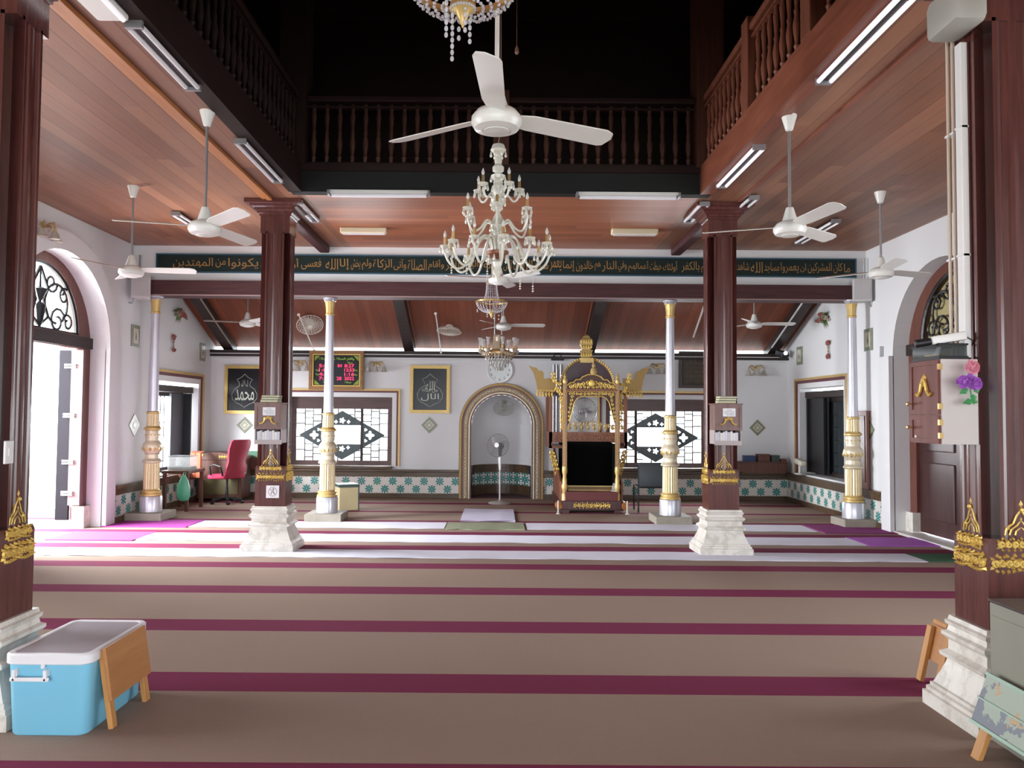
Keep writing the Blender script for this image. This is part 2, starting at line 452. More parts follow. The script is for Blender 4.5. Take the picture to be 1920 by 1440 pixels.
def door_loop(c, half, spring):
    return [(c - half, 0.0), (c - half, spring)] + arc(c, spring, half, PI, 0, 24)[1:-1] + [(c + half, spring), (c + half, 0.0)]
def rect(a, b, c, d): return [(a, c), (b, c), (b, d), (a, d)]
DC, DH, DS = 9.60, 1.15, 2.45
for sgn, side in ((-1, 'left'), (1, 'right')):
    fr = (Vector((sgn * XW, 0, 0)), Vector((0, 1, 0)), Vector((0, 0, 1)), Vector((sgn, 0, 0)))
    d1 = door_loop(DC, DH, DS); d0 = door_loop(4.4, DH, DS)  # the nearer opening is out of view, added to let light in
    outline = [(-3.2, 0)] + d0 + d1 + [(YB + .3, 0), (YB + .3, roofz(YB + .3)), (11.7, roofz(11.7)), (11.7, ZC + .06), (-3.2, ZC + .06)]
    struct('wall_' + side, MB().plate(outline, [rect(12.3, 14.1, .56, 2.10)], 0, .32, fr), WHITE)
    # raised plaster band round the arched doorway
    band = [(DC - 1.47, 0), (DC - 1.47, DS)] + arc(DC, DS, 1.40, PI, 0, 28) + [(DC + 1.40, DS), (DC + 1.40, 0)] + [(DC + DH, 0), (DC + DH, DS)] + arc(DC, DS, DH, 0, PI, 28) + [(DC - DH, DS), (DC - DH, 0)]
    struct('trim_1' if sgn < 0 else 'trim_2', MB().plate(band, [], -.06, .07, fr), WHITE)
fb = (Vector((0, YB, 0)), Vector((1, 0, 0)), Vector((0, 0, 1)), Vector((0, 1, 0)))
MC, MH, MS = .05, .58, 1.385
niche = [(MC - MH, 0), (MC - MH, MS)] + arc(MC, MS, MH, PI, 0, 24)[1:-1] + [(MC + MH, MS), (MC + MH, 0)]
struct('wall_back', MB().plate([(-XW - .3, 0)] + niche + [(XW + .3, 0), (XW + .3, 2.66), (-XW - .3, 2.66)],
       [rect(-3.97, -2.03, .60, 1.90), rect(2.03, 3.97, .60, 1.90)], 0, .30, fb), WHITE)
# front wall behind the viewer with three assumed wide doorways that admit fill light
ff = (Vector((0, -3.2, 0)), Vector((1, 0, 0)), Vector((0, 0, 1)), Vector((0, -1, 0)))
struct('wall_front', MB().plate([(-XW - .3, 0), (-4.6, 0), (-4.6, 2.9), (-2.4, 2.9), (-2.4, 0), (-1.5, 0), (-1.5, 2.9), (1.5, 2.9), (1.5, 0), (2.4, 0), (2.4, 2.9), (4.6, 2.9), (4.6, 0), (XW + .3, 0), (XW + .3, ZC + .06), (-XW - .3, ZC + .06)], [], 0, .3, ff), WHITE)
# ceilings of the four aisles round the open well
E = 2.235; Y0, Y1 = 4.35, 8.58
struct('ceiling_aisle', MB().box(-XW - .3, -E, -3.2, YF + .1, ZC, ZC + .10), CEIL_Y)
struct('ceiling_aisle', MB().box(E, XW + .3, -3.2, YF + .1, ZC, ZC + .10), CEIL_Y)
struct('ceiling_back', MB().box(-E, E, Y1, YF + .1, ZC, ZC + .10), CEIL_X)
struct('ceiling_front', MB().box(-E, E, -3.2, Y0, ZC, ZC + .10), CEIL_X)
# the dark upper storey
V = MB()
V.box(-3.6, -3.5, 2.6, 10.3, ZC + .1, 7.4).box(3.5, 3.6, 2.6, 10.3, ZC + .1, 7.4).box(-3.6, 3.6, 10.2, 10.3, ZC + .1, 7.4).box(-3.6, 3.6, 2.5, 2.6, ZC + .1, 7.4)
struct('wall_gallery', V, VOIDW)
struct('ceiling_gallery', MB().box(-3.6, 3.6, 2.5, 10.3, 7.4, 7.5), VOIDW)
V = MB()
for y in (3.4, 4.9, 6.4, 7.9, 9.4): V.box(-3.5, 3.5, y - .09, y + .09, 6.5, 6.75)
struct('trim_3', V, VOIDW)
# fascia boards of the well
struct('trim_4', MB().box(-E - .12, E + .12, Y1 - .02, Y1 + .12, ZC - .012, ZC + .22), EMER)
struct('trim_5', MB().box(-E, E, Y1 - .05, Y1 + .12, ZC + .22, ZC + .30), VOIDW)
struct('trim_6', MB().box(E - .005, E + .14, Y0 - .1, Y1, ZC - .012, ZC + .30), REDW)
struct('trim_7', MB().box(-E - .14, -E + .005, Y0 - .1, Y1, ZC - .012, ZC + .30), VOIDW)  # twin of the red fascia, its shadow painted in as near-black wood
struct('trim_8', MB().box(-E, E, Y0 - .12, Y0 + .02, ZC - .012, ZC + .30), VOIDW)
struct('trim_9', MB().box(-2.70, -2.64, -3.2, 8.85, ZC - .035, ZC).box(-2.76, -2.715, -3.2, 8.85, ZC - .02, ZC), ORANGE)
struct('trim_10', MB().box(2.74, 2.78, -3.2, 8.85, ZC - .018, ZC), REDW)
for x in (-2.62, 2.62):
    b = MB(); b.extr([(.07 * math.cos(a), .05 * math.sin(a)) for a in [2 * PI * i / 12 for i in range(12)]], 0, 1)
    b = MB().box(x - .075, x + .075, 9.2, YF - .03, ZC - .10, ZC, bev=.02)
    struct('trim_11' if x < 0 else 'trim_12', b, BEAM)
# corner posts of the upper storey
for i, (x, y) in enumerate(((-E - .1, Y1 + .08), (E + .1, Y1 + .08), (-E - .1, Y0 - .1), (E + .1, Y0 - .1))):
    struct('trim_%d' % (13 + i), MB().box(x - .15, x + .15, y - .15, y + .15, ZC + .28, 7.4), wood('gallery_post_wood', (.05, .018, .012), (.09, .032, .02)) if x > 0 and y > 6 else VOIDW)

def balustrade(label, a, b, m, rm, nw=()):
    a = Vector(a); b = Vector(b); t = thing('gallery_balustrade', label, 'balustrade', a, 0, None)
    L = (b - a).length; d = (b - a).normalized(); n = int(L / .143)
    rot = math.atan2(d.y, d.x); t.rotation_euler = (0, 0, rot); t.scale = (1, 1, .90)
    MB().box(0, L, -.05, .05, .80, .87, bev=.012).build('handrail', rm, t)
    MB().box(0, L, -.035, .035, .72, .745).box(0, L, -.04, .04, .0, .03).build('lower_rail', rm, t)
    first = None
    prof = [(.022, 0), (.022, .06), (.030, .08), (.018, .11), (.030, .20), (.034, .26), (.020, .36), (.028, .39), (.018, .42), (.024, .52), (.030, .60), (.018, .66), (.024, .69), (.024, .75)]
    for i in range(n):
        x = (i + .5) * L / n
        if any(abs(x - w) < .16 for w in nw): continue
        if first is None:
            first = MB().lathe([(r, z + .02) for r, z in prof], n=10).build('baluster', m, t, smooth=True); first.location = (x, 0, 0)
        else:
            o = first.copy(); link(o); o.parent = t; o.location = (x, 0, 0)
    for w in nw:
        MB().box(w - .09, w + .09, -.07, .07, 0, .95, bev=.01).build('newel_post', m, t)
zb = ZC + .30
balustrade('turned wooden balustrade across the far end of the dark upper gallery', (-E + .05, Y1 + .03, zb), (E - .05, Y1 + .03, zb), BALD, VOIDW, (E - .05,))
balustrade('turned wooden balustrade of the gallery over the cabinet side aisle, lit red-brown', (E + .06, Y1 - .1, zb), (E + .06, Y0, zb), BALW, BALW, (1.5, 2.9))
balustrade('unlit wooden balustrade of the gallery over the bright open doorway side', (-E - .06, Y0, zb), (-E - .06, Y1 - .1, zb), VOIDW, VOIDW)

# frieze wall and beam on the silver columns, roof of the sanctuary
struct('wall_frieze', MB().box(-XW, XW, YF, YF + .18, 3.50, ZC), WHITE)
struct('trim_17', MB().box(-5.24, 5.27, YF - .10, YF + .26, 3.325, 3.545, bev=.006), BEAM)
struct('trim_18', MB().box(-5.22, 5.25, YF - .115, YF - .10, 3.315, 3.332), mat('pink_grey_edge', (.30, .20, .20), .6))
V = MB(); ya, yb = YF + .19, 14.92
V.poly([(-6.4, ya, roofz(ya)), (6.4, ya, roofz(ya)), (6.4, yb, roofz(yb)), (-6.4, yb, roofz(yb))])
V.poly([(-6.4, ya, roofz(ya) + .08), (-6.4, yb, roofz(yb) + .08), (6.4, yb, roofz(yb) + .08), (6.4, ya, roofz(ya) + .08)])
struct('ceiling_sanctuary', V, ROOFB)
struct('wall_upper_closure', MB().box(-XW - .3, XW + .3, YF + .05, YF + .19, ZC, roofz(YF) + .2), WHITE)
for i, x in enumerate((-5.16, -1.72, 1.72, 5.20)):
    z0, z1 = roofz(ya), roofz(14.92)
    V = MB().rings([[(x - w, y, z - h) for w, h in ((-.095, 0), (.095, 0), (.095, .17), (-.095, .17))] for y, z in ((ya, z0), (14.92, z1))])
    struct('trim_%d' % (19 + i), V, DARK)
    if abs(x) < 4:
        for k, sx in enumerate((-.12, .12)):
            struct('trim_%d' % (30 + 2 * i + k), MB().bar((x + sx, ya, z0 - .012), (x + sx, 14.85, roofz(14.85) - .012), .018, .02), mat('orange_batten', (.40, .15, .09), .4))
struct('trim_23', MB().box(-XW, XW, YB - .10, YB + .12, 2.655, 2.775), DARK)
struct('trim_24', MB().box(-XW, XW, YB - .125, YB - .10, 2.70, 2.712), mat('white_conduit', (.75, .75, .76), .5))
struct('trim_25', MB().box(-XW, XW, YB - .02, YB, 2.60, 2.655), WHITE)
# conduits up the rafters beside the pulpit side
MB().bar((3.62, 14.4, roofz(14.4) - .02), (3.45, 11.9, roofz(11.9) - .02), .025, .025).build('trim_26', mat('white_conduit', (0, 0, 0)), kind='structure')
MB().bar((3.88, 14.4, roofz(14.4) - .02), (3.72, 11.9, roofz(11.9) - .02), .025, .025).build('trim_27', mat('white_conduit', (0, 0, 0)), kind='structure')
MB().bar((5.10, 14.45, roofz(14.45) - .18), (5.10, 11.9, roofz(11.9) - .18), .02, .02).build('trim_28', mat('white_conduit', (0, 0, 0)), kind='structure')
MB().bar((-5.05, 14.45, roofz(14.45) - .18), (-5.05, 11.9, roofz(11.9) - .18), .02, .02).build('trim_29', mat('grey_conduit', (.3, .27, .22)), kind='structure')

# tiled dado with moulded ledge and skirting
def dado(n, x0, x1, y0, y1, along):
    if along == 'x':
        L = MB().box(x0, x1, YB - .085, YB, .49, .535, bev=.008).box(x0, x1, YB - .05, YB, .40, .49, bev=.006)
        T = MB().box(x0, x1, YB - .022, YB, .088, .40); B = MB().box(x0, x1, YB - .05, YB, 0, .088, bev=.006)
        tm = TILE_X
    else:
        s = 1 if x0 > 0 else -1
        def bx(t, z0, z1): return MB().box(s * XW, s * (XW - t), y0, y1, z0, z1)
        L = bx(.085, .49, .535); L.box(s * XW, s * (XW - .05), y0, y1, .40, .49); T = bx(.022, .088, .40); B = bx(.05, 0, .088); tm = TILE_Y
    struct('trim_%d' % n, L, LEDGE); struct('wall_tiles', T, tm); struct('baseboard_' + ('back' if along == 'x' else ('right' if x0 > 0 else 'left')), B, LEDGE)
dado(40, -XW, MC - .80, 0, 0, 'x'); dado(41, MC + .80, XW, 0, 0, 'x')
dado(42, -XW, 0, DC + 1.40, YB, 'y'); dado(43, XW, 0, DC + 1.40, YB, 'y')

# prayer niche: curved wall, half dome, dark floor
V = MB(); N = 20; D = .85
def nic(z, r=MH): return [(MC - r * math.cos(PI * i / N), YB + .28 + (D - .28) * math.sin(PI * i / N), z) for i in range(N + 1)]
V.rings([nic(0), nic(MS)], closed=False)
dome = []
for j in range(9):
    a = PI / 2 * j / 8
    dome.append([(MC - MH * math.cos(a) * math.cos(PI * i / N), YB + .28 + (D - .28) * math.cos(a) * math.sin(PI * i / N), MS + MH * math.sin(a)) for i in range(N + 1)])
V.rings(dome, closed=False)
# straight cheeks between the wall face and the curve
struct('wall_niche', V, WHITE, smooth=True)
struct('trim_47', MB().plate([(MC - .57, YB + .02)] + [(MC - .565 * math.cos(PI * i / N), YB + .28 + (D - .29) * math.sin(PI * i / N)) for i in range(N + 1)] + [(MC + .57, YB + .02)], [], 0, .012, (Vector((0, 0, 0)), Vector((1, 0, 0)), Vector((0, 1, 0)), Vector((0, 0, 1)))), mat('dark_maroon_carpet', (.05, .012, .016), .95))
def nband(z0, z1, off, m, nm):
    def row(z, r): return [(MC - r * math.cos(PI * i / N), YB + .26 + (D - .26 - off) * math.sin(PI * i / N), z) for i in range(N + 1)]
    V = MB(); V.rings([row(z1, MH), row(z1, MH - off), row(z0, MH - off), row(z0, MH)], closed=False); struct(nm, V, m)
nband(.44, .60, .05, LEDGE, 'trim_44'); nband(.20, .44, .02, TILE_N, 'wall_tiles'); nband(0, .20, .03, LEDGE, 'trim_45')

# arched gilded surround of the niche
mh = thing('prayer_niche_surround', 'arched gilt and cream surround with beaded relief round the prayer niche', 'arch', (MC, YB, 0))
def archring(r0, r1, d, t, name, m):
    lo = [(MC - r1, 0), (MC - r1, MS)] + arc(MC, MS, r1, PI, 0, 36)[1:-1] + [(MC + r1, MS), (MC + r1, 0), (MC + r0, 0), (MC + r0, MS)] + arc(MC, MS, r0, 0, PI, 36)[1:-1] + [(MC - r0, MS), (MC - r0, 0)]
    MB(True).plate(lo, [], -d, t, fb).build(name, m, mh)
archring(.575, .80, .05, .045, 'backing', mat('brown_gilt_ground', (.24, .16, .11), .5, .3, var=.4, nscale=40))
archring(.755, .79, .075, .03, 'outer_rim', OLDGOLD)
archring(.735, .752, .066, .02, 'maroon_line', MAROON)
archring(.60, .62, .075, .03, 'inner_rim', CREAMG); archring(.575, .590, .07, .03, 'dark_line', MAROON)
def on_arch(r, n):
    """points evenly along the arch line at radius r"""
    tot = 2 * MS + PI * r; out = []
    for i in range(n):
        s = tot * (i + .5) / n
        if s < MS: out.append((MC - r, s, PI))
        elif s < MS + PI * r:
            a = PI - (s - MS) / r; out.append((MC + r * math.cos(a), MS + r * math.sin(a), a))
        else: out.append((MC + r, MS - (s - MS - PI * r), 0))
    return out
V = MB(True)
for x, z, a in on_arch(.678, 74):
    fr = frame3((x, YB - .05, z), (math.cos(a), 0, math.sin(a)), (-math.sin(a), 0, math.cos(a)))
    for s in (-1, 1): leafs(V, fr, 0, 0, .045, .018, s * .9, .014); leafs(V, fr, 0, 0, .045, .018, PI + s * .9, .014)
    V.ico((x, YB - .055, z), .014, 1)
V.build('relief_band', CREAMG, mh)
V = MB(True)
for x, z, a in on_arch(.79, 30): V.ico((x, YB - .055, z), .013, 1)
V.build('stud', OLDGOLD, mh)

# back windows
def back_window(n, s):
    X0, X1 = (-3.97, -2.03) if s < 0 else (2.03, 3.97); cx = (X0 + X1) / 2
    w = bpy.data.objects.new('window_%d' % n, None); link(w); w['kind'] = 'structure'; w.location = (cx, YB, .6)
    def rim(a, t, y, th, name, m, zb=.60):
        # three-sided trim outside the opening by a..a+t
        V = MB(True)
        V.box(X0 - a - t, X1 + a + t, y - th, y, 1.90 + a, 1.90 + a + t)
        V.box(X0 - a - t, X0 - a, y - th, y, zb, 1.90 + a).box(X1 + a, X1 + a + t, y - th, y, zb, 1.90 + a)
        V.build(name, m, w)
    rim(.085, .035, YB, .02, 'maroon_surround', MAROON); rim(.12, .035, YB, .035, 'gilded_surround', GOLDP)
    yy = YB + .12
    MB(True).plate(rect(X0, X1, .60, 1.90), [rect(X0 + .10, X1 - .10, .69, 1.67)], 0, .06, (Vector((0, yy, 0)), *fb[1:])).build('frame', wood('window_frame_wood', (.05, .025, .022), (.10, .05, .045), axis=0), w)
    MB(True).box(X0 - .02, X1 + .02, YB - .10, YB + .15, .545, .60, bev=.008).build('sill', LEDGE, w)
    f2 = (Vector((cx, yy + .01, 0)), *fb[1:])
    zc, hw, hh = 1.17, .83, .47
    dia = [(-hw, zc), (0, zc - hh), (hw, zc), (0, zc + hh)]
    holes = [rect(-.36, .36, zc - .17, zc + .19)]
    def lobes(x, z, r, nn=5, ro=0):
        return [(x + r * (.75 + .25 * math.cos(nn * t + ro)) * math.cos(t), z + r * (.75 + .25 * math.cos(nn * t + ro)) * math.sin(t)) for t in [2 * PI * i / 30 for i in range(30)]]
    for q in (-1, 1):
        holes += [lobes(q * .535, zc, .085, 4), lobes(q * .45, zc + .105, .032, 3), lobes(q * .45, zc - .105, .032, 3)]
        holes += [lobes(0, zc + q * .27 + .01, .060, 5), lobes(-.12, zc + q * .245 + .01, .035, 4), lobes(.12, zc + q * .245 + .01, .035, 4)]
    MB(True).plate(dia, holes, 0, .03, f2).build('carved_diamond', wood('grille_wood', (.035, .05, .055), (.06, .08, .085)), w)
    V = MB(True)
    a, b, c, d = X0 + .10, X1 - .10, .69, 1.67
    for x in (cx - .375, cx + .375): V.box(x - .022, x + .022, yy, yy + .05, c, d)
    V.build('mullion', DARK, w)
    V = MB(True); t = .005
    t = .010
    xs = [a + (b - a) * k / 11 for k in range(1, 11)]
    for i, x in enumerate(xs):
        if abs(x - cx) < .34 and i % 2: continue
        zt = zc + (hh * (1 - min(1, abs(x - cx) / hw)))
        V.box(x - t, x + t, yy + .015, yy + .03, zt, d); V.box(x - t, x + t, yy + .015, yy + .03, c, 2 * zc - zt)
    for i in range(len(xs) - 1):
        for k in range(8):
            z = c + .06 + k * .125 + (.06 if i % 2 else 0)
            xm = (xs[i] + xs[i + 1]) / 2
            if abs(xm - cx) / hw + abs(z - zc) / hh < 1 or z > d: continue
            V.box(xs[i], xs[i + 1], yy + .015, yy + .03, z - t, z + t)
    for z in (c + .2, c + .45, c + .7, c + .9):
        V.box(a, xs[0], yy + .015, yy + .03, z - t, z + t); V.box(xs[-1], b, yy + .015, yy + .03, z - t, z + t)
    V.build('lattice', DARK, w)
    MB(True).box(a, b, yy + .035, yy + .04, c, d).build('pane', mat('window_glass', (.9, .95, .94), .05, alpha=.12, plain=True), w)
back_window(1, -1); back_window(2, 1)

# side windows with dark lintel, shutters and bars
def side_window(n, s):
    w = bpy.data.objects.new('window_%d' % n, None); link(w); w['kind'] = 'structure'; w.location = (s * XW, 13.2, .56)
    fr = (Vector((s * XW, 0, 0)), Vector((0, 1, 0)), Vector((0, 0, 1)), Vector((-s, 0, 0)))
    def u(a, t, m, nm, d): MB(True).plate([(12.3 - a - t, .54), (12.3 - a - t, 2.10 + a + t), (14.1 + a + t, 2.10 + a + t), (14.1 + a + t, .54), (14.1 + a, .54), (14.1 + a, 2.10 + a), (12.3 - a, 2.10 + a), (12.3 - a, .54)], [], 0, d, fr).build(nm, m, w)
    u(.09, .05, MAROON, 'maroon_surround', .02); u(.14, .04, GOLDP, 'gilded_surround', .035)
    MB(True).box(s * 5.58, s * 5.74, 12.3, 14.1, 1.93, 2.04).build('lintel', DARK, w)
    MB(True).box(s * 5.76, s * 5.80, 12.3, 14.1, .56, .64).box(s * 5.76, s * 5.80, 12.3, 14.1, 1.86, 1.95).box(s * 5.76, s * 5.80, 12.3, 12.38, .56, 1.95).box(s * 5.76, s * 5.80, 14.02, 14.1, .56, 1.95).build('frame', DARK, w)
    sh = mat('grey_blue_shutter', (.10, .11, .13), .5)
    for (y0, y1) in ((13.45, 13.98),): MB(True).box(s * 5.70, s * 5.74, y0, y1, .60, 1.92).build('shutter', sh, w)
    MB(True).box(s * 5.56, s * 5.72, 13.96, 14.0, .60, 1.92).build('shutter', BLACKM, w)
    if s > 0: MB(True).box(5.60, 5.64, 13.35, 13.98, .60, 1.92).build('shutter', BLACKM, w)
    V = MB(True)
    for i in range(7): y = 12.45 + i * .15; V.tube([(s * 5.78, y, .6), (s * 5.78, y, 1.9)], .008, 6)
    for i in range(6): z = .75 + i * .22; V.box(s * 5.775, s * 5.785, 12.35, 13.4, z - .006, z + .006)
    V.build('bars', BLACKM, w)
    if s > 0: MB(True).box(5.785, 5.80, 12.36, 14.04, .62, 1.90).build('dark_pane', mat('dark_glass', (.035, .045, .05), .12, 0, .6), w)
side_window(3, -1); side_window(4, 1)

# arched doorways
def fan_grille(V, fr, r):
    """wrought scrolls filling a half circle of radius r"""
    def T(p, q=.012): V.tube([fr[0] + fr[1] * x + fr[2] * y for x, y in p], q * 1.7, 6)
    T(arc(0, 0, r, 0, PI, 24), .018); T([(-r, 0), (r, 0)], .018)
    for s in (-1, 1):
        T([(s * x, y) for x, y in arc(.42 * r, .42 * r, .30 * r, -.6, PI * 1.5, 20)], .011)
        T([(s * x, y) for x, y in curl(.46 * r, .16 * r, .22 * r, 1.3, 1, 0)], .010)
        T([(s * x, y) for x, y in curl(.74 * r, .16 * r, .15 * r, 1.2, -1, PI)], .010)
        T([(s * x, y) for x, y in curl(.28 * r, .72 * r, .16 * r, 1.2, -1, 0)], .010)
        T([(s * x, y) for x, y in curl(.62 * r, .56 * r, .13 * r, 1.3, 1, 1)], .010)
        T([(0, .05 * r), (s * .22 * r, .2 * r), (s * .1 * r, .42 * r), (s * .2 * r, .62 * r), (0, .92 * r)], .012)
    V.lathe([(.01, 0), (.05 * r, .10 * r), (.09 * r, .34 * r), (.02 * r, .40 * r), (.11 * r, .58 * r), (.02 * r, .62 * r), (.01, .9 * r)], fr[0], 8)
def door(n, s):
    w = bpy.data.objects.new('door_%d' % n, None); link(w); w['kind'] = 'structure'; w.location = (s * 5.75, DC, 0)
    fr = (Vector((s * 5.70, 0, 0)), Vector((0, 1, 0)), Vector((0, 0, 1)), Vector((s, 0, 0)))
    zf, ri = 2.62, .85
    outer = [(DC - DH + .001, 0), (DC - DH + .001, DS)] + arc(DC, DS, DH - .001, PI, 0, 24)[1:-1] + [(DC + DH - .001, DS), (DC + DH - .001, 0), (DC + .98, 0), (DC + .98, 2.44), (DC - .98, 2.44), (DC - .98, 0)]
    MB(True).plate(outer, [[(DC - ri, zf)] + arc(DC, zf, ri, PI, 0, 24)[1:-1] + [(DC + ri, zf)]], 0, .10, fr).build('frame', wood('door_frame_wood', (.10, .032, .022), (.17, .06, .04)), w)
    MB(True).box(s * 5.66, s * 5.80, DC - 1.14, DC + 1.14, 2.45, 2.60).build('transom', DARK, w)
    V = MB(True); fan_grille(V, (Vector((s * 5.74, DC, zf)), Vector((0, 1, 0)), Vector((0, 0, 1)), None), ri); V.build('fanlight_grille', BLACKM, w)
    for y in (DC - 1.06, DC + 1.06): MB(True).box(s * 5.63, s * 5.83, y - .09, y + .09, 0, .30, bev=.008).build('marble_plinth', MARBLE, w)
    if s < 0:
        for q in (-1, 1):
            y = DC + q * .93
            MB(True).box(-5.99, -5.82, y - .02, y + .02, .12, 2.42).build('folded_leaf', mat('dark_stile', (.012, .010, .014), .6, 0, .1), w)
            lf = MB(True).box(-5.82, -5.66, y - .03, y + .03, .32, 2.42).build('door_leaf', mat('pink_grey_panel', (.20, .135, .135), .6, 0, .15), w)
            for z in (.50, .92, 1.55, 2.22):
                V = MB(True).box(-5.90, -5.75, y - q * .045 - .01, y - q * .045 + .01, z - .012, z + .012).box(-5.90, -5.75, y - q * .045 - .01, y - q * .045 + .01, z - .045, z - .025)
                h = V.build('hinge', PVC, w)
    else:
        MB(True).box(5.80, 5.83, DC - 1.15, DC + 1.15, 2.45, 3.62).build('fanlight_panel', mat('olive_gold_panel', (.42, .36, .18), .5, nscale=5, var=.3), w)
        for q in (-1, 1):
            lf = MB(True).box(5.74, 5.79, DC + (.01 if q > 0 else -.98), DC + (.98 if q > 0 else -.01), .05, 2.44).build('door_leaf', wood('dark_door_wood', (.035, .012, .012), (.07, .025, .022)), w)
            for z0, z1 in ((.25, 1.0), (1.15, 2.2)):
                y0, y1 = (DC + .15, DC + .85) if q > 0 else (DC - .85, DC - .15)
                MB(True).box(5.72, 5.75, y0, y1, z0, z1, bev=.012).build('raised_panel', MATS['dark_door_wood'], w)
door(1, -1); door(2, 1)
struct('trim_46', MB().box(5.46, 5.80, 8.46, 10.74, 0, .03), mat('marble_threshold', (.6, .58, .55), .4))
# ------------------------------------------------------------------ carved wooden columns on marble pedestals
def shaft_section(w, ch):
    """square with cut corners and beads along each face; returns CCW loop"""
    half = [(ch, w), (ch - .022, w), (ch - .028, w - .010), (ch - .040, w - .004), (ch - .050, w - .012), (.030, w - .012), (.022, w - .003), (0, w), ]
    face = [(t, d) for t, d in half]; face += [(-t, d) for t, d in reversed(half[:-1])]
    out = []
    for k in range(4):
        a = -PI / 2 * k; c, s = math.cos(a), math.sin(a)
        out += [(t * c - d * s, t * s + d * c) for t, d in face]
    return list(reversed(out))
FOOTZ = .51
def crest(V, fr, s=1.0):
    """two scroll bands and a pointed crest; frame origin = middle of lower band"""
    O, U, Vv, Nn = fr
    scroll_band(V, fr, .31 * s, .088, 9, .010)
    f2 = (O + Vv * .098, U, Vv, Nn); scroll_band(V, f2, .25 * s, .064, 7, .008)
    f3 = (O + Vv * .145 - Nn * .012, U, Vv, Nn)
    for q in (-1, 1):
        relief(V, f3, [(q * .085, 0), (q * .075, .035), (q * .04, .06), (q * .022, .10), (0, .13)], .006)
        relief(V, f3, [(q * .06, 0), (q * .05, .028), (q * .02, .05), (0, .075)], .005)
        relief(V, f3, [(q * .03, 0), (q * .025, .02), (0, .04)], .005)
        leafs(V, f3, q * .072, .02, .04, .012, PI / 2 + q * .4, .01)
    leafs(V, f3, 0, .125, .075, .018, PI / 2, .014); leafs(V, f3, 0, .06, .05, .012, PI / 2, .012)
    V.ico(tuple(O + Vv * .275), .014, 1)
def wooden_column(x, y, label, faces):
    t = thing('wooden_column', label, 'column', (x, y, 0), 0, None); t.scale = (1, .84, 1)
    ped = [(.305, 0), (.305, .075), (.290, .080), (.290, .100), (.275, .108), (.275, .125), (.262, .130), (.232, .200), (.212, .255), (.208, .275), (.236, .285), (.240, .305), (.222, .315), (.205, .325), (.203, .375), (.213, .385), (.230, .400), (.230, .418), (.208, .428), (.202, .455), (.214, .462), (.218, .480), (.205, .488), (.200, .51)]
    MB().sq(ped).build('marble_pedestal', MARBLE, t)
    MB().sq([(.176, FOOTZ), (.176, FOOTZ + .44), (.168, FOOTZ + .465), (.160, FOOTZ + .465)]).build('foot_block', COLW, t)
    MB().extr(shaft_section(.172, .108), FOOTZ + .46, 3.72).build('shaft', COLW, t)
    MB().sq([(.172, 3.70), (.172, 3.90), (.185, 3.905), (.185, 3.925), (.205, 3.935), (.205, 3.95), (.235, 3.975), (.235, 3.99), (.265, 4.005), (.285, 4.03), (.33, 4.035), (.33, 4.078), (.1, 4.078)]).build('capital', COLW, t)
    for f in faces:
        d = .177
        fr = {'f': frame3((0, -d, .85), (1, 0, 0), (0, 0, 1)), 'l': frame3((-d, 0, .85), (0, -1, 0), (0, 0, 1)), 'r': frame3((d, 0, .85), (0, 1, 0), (0, 0, 1))}[f]
        V = MB(); crest(V, fr); V.build('gilded_ornament', GOLD, t)
    return t
CXL, CXR, CYF, CYN = -2.645, 2.615, 9.15, 4.16
wooden_column(CXL, CYF, 'carved wooden column on white marble pedestal with no-entry notice and book box, doorway side', 'fr')
wooden_column(CXR, CYF, 'carved wooden column on white marble pedestal holding a notice box, near the carved pulpit', 'fl')
wooden_column(-2.74, CYN, 'large wooden column behind the blue cooler box, gilded ornament on its foot', 'fr')
wooden_column(2.70, CYN, 'large wooden column carrying the mahogany wall cabinet, marble pedestal beside the pine stands', 'fl')

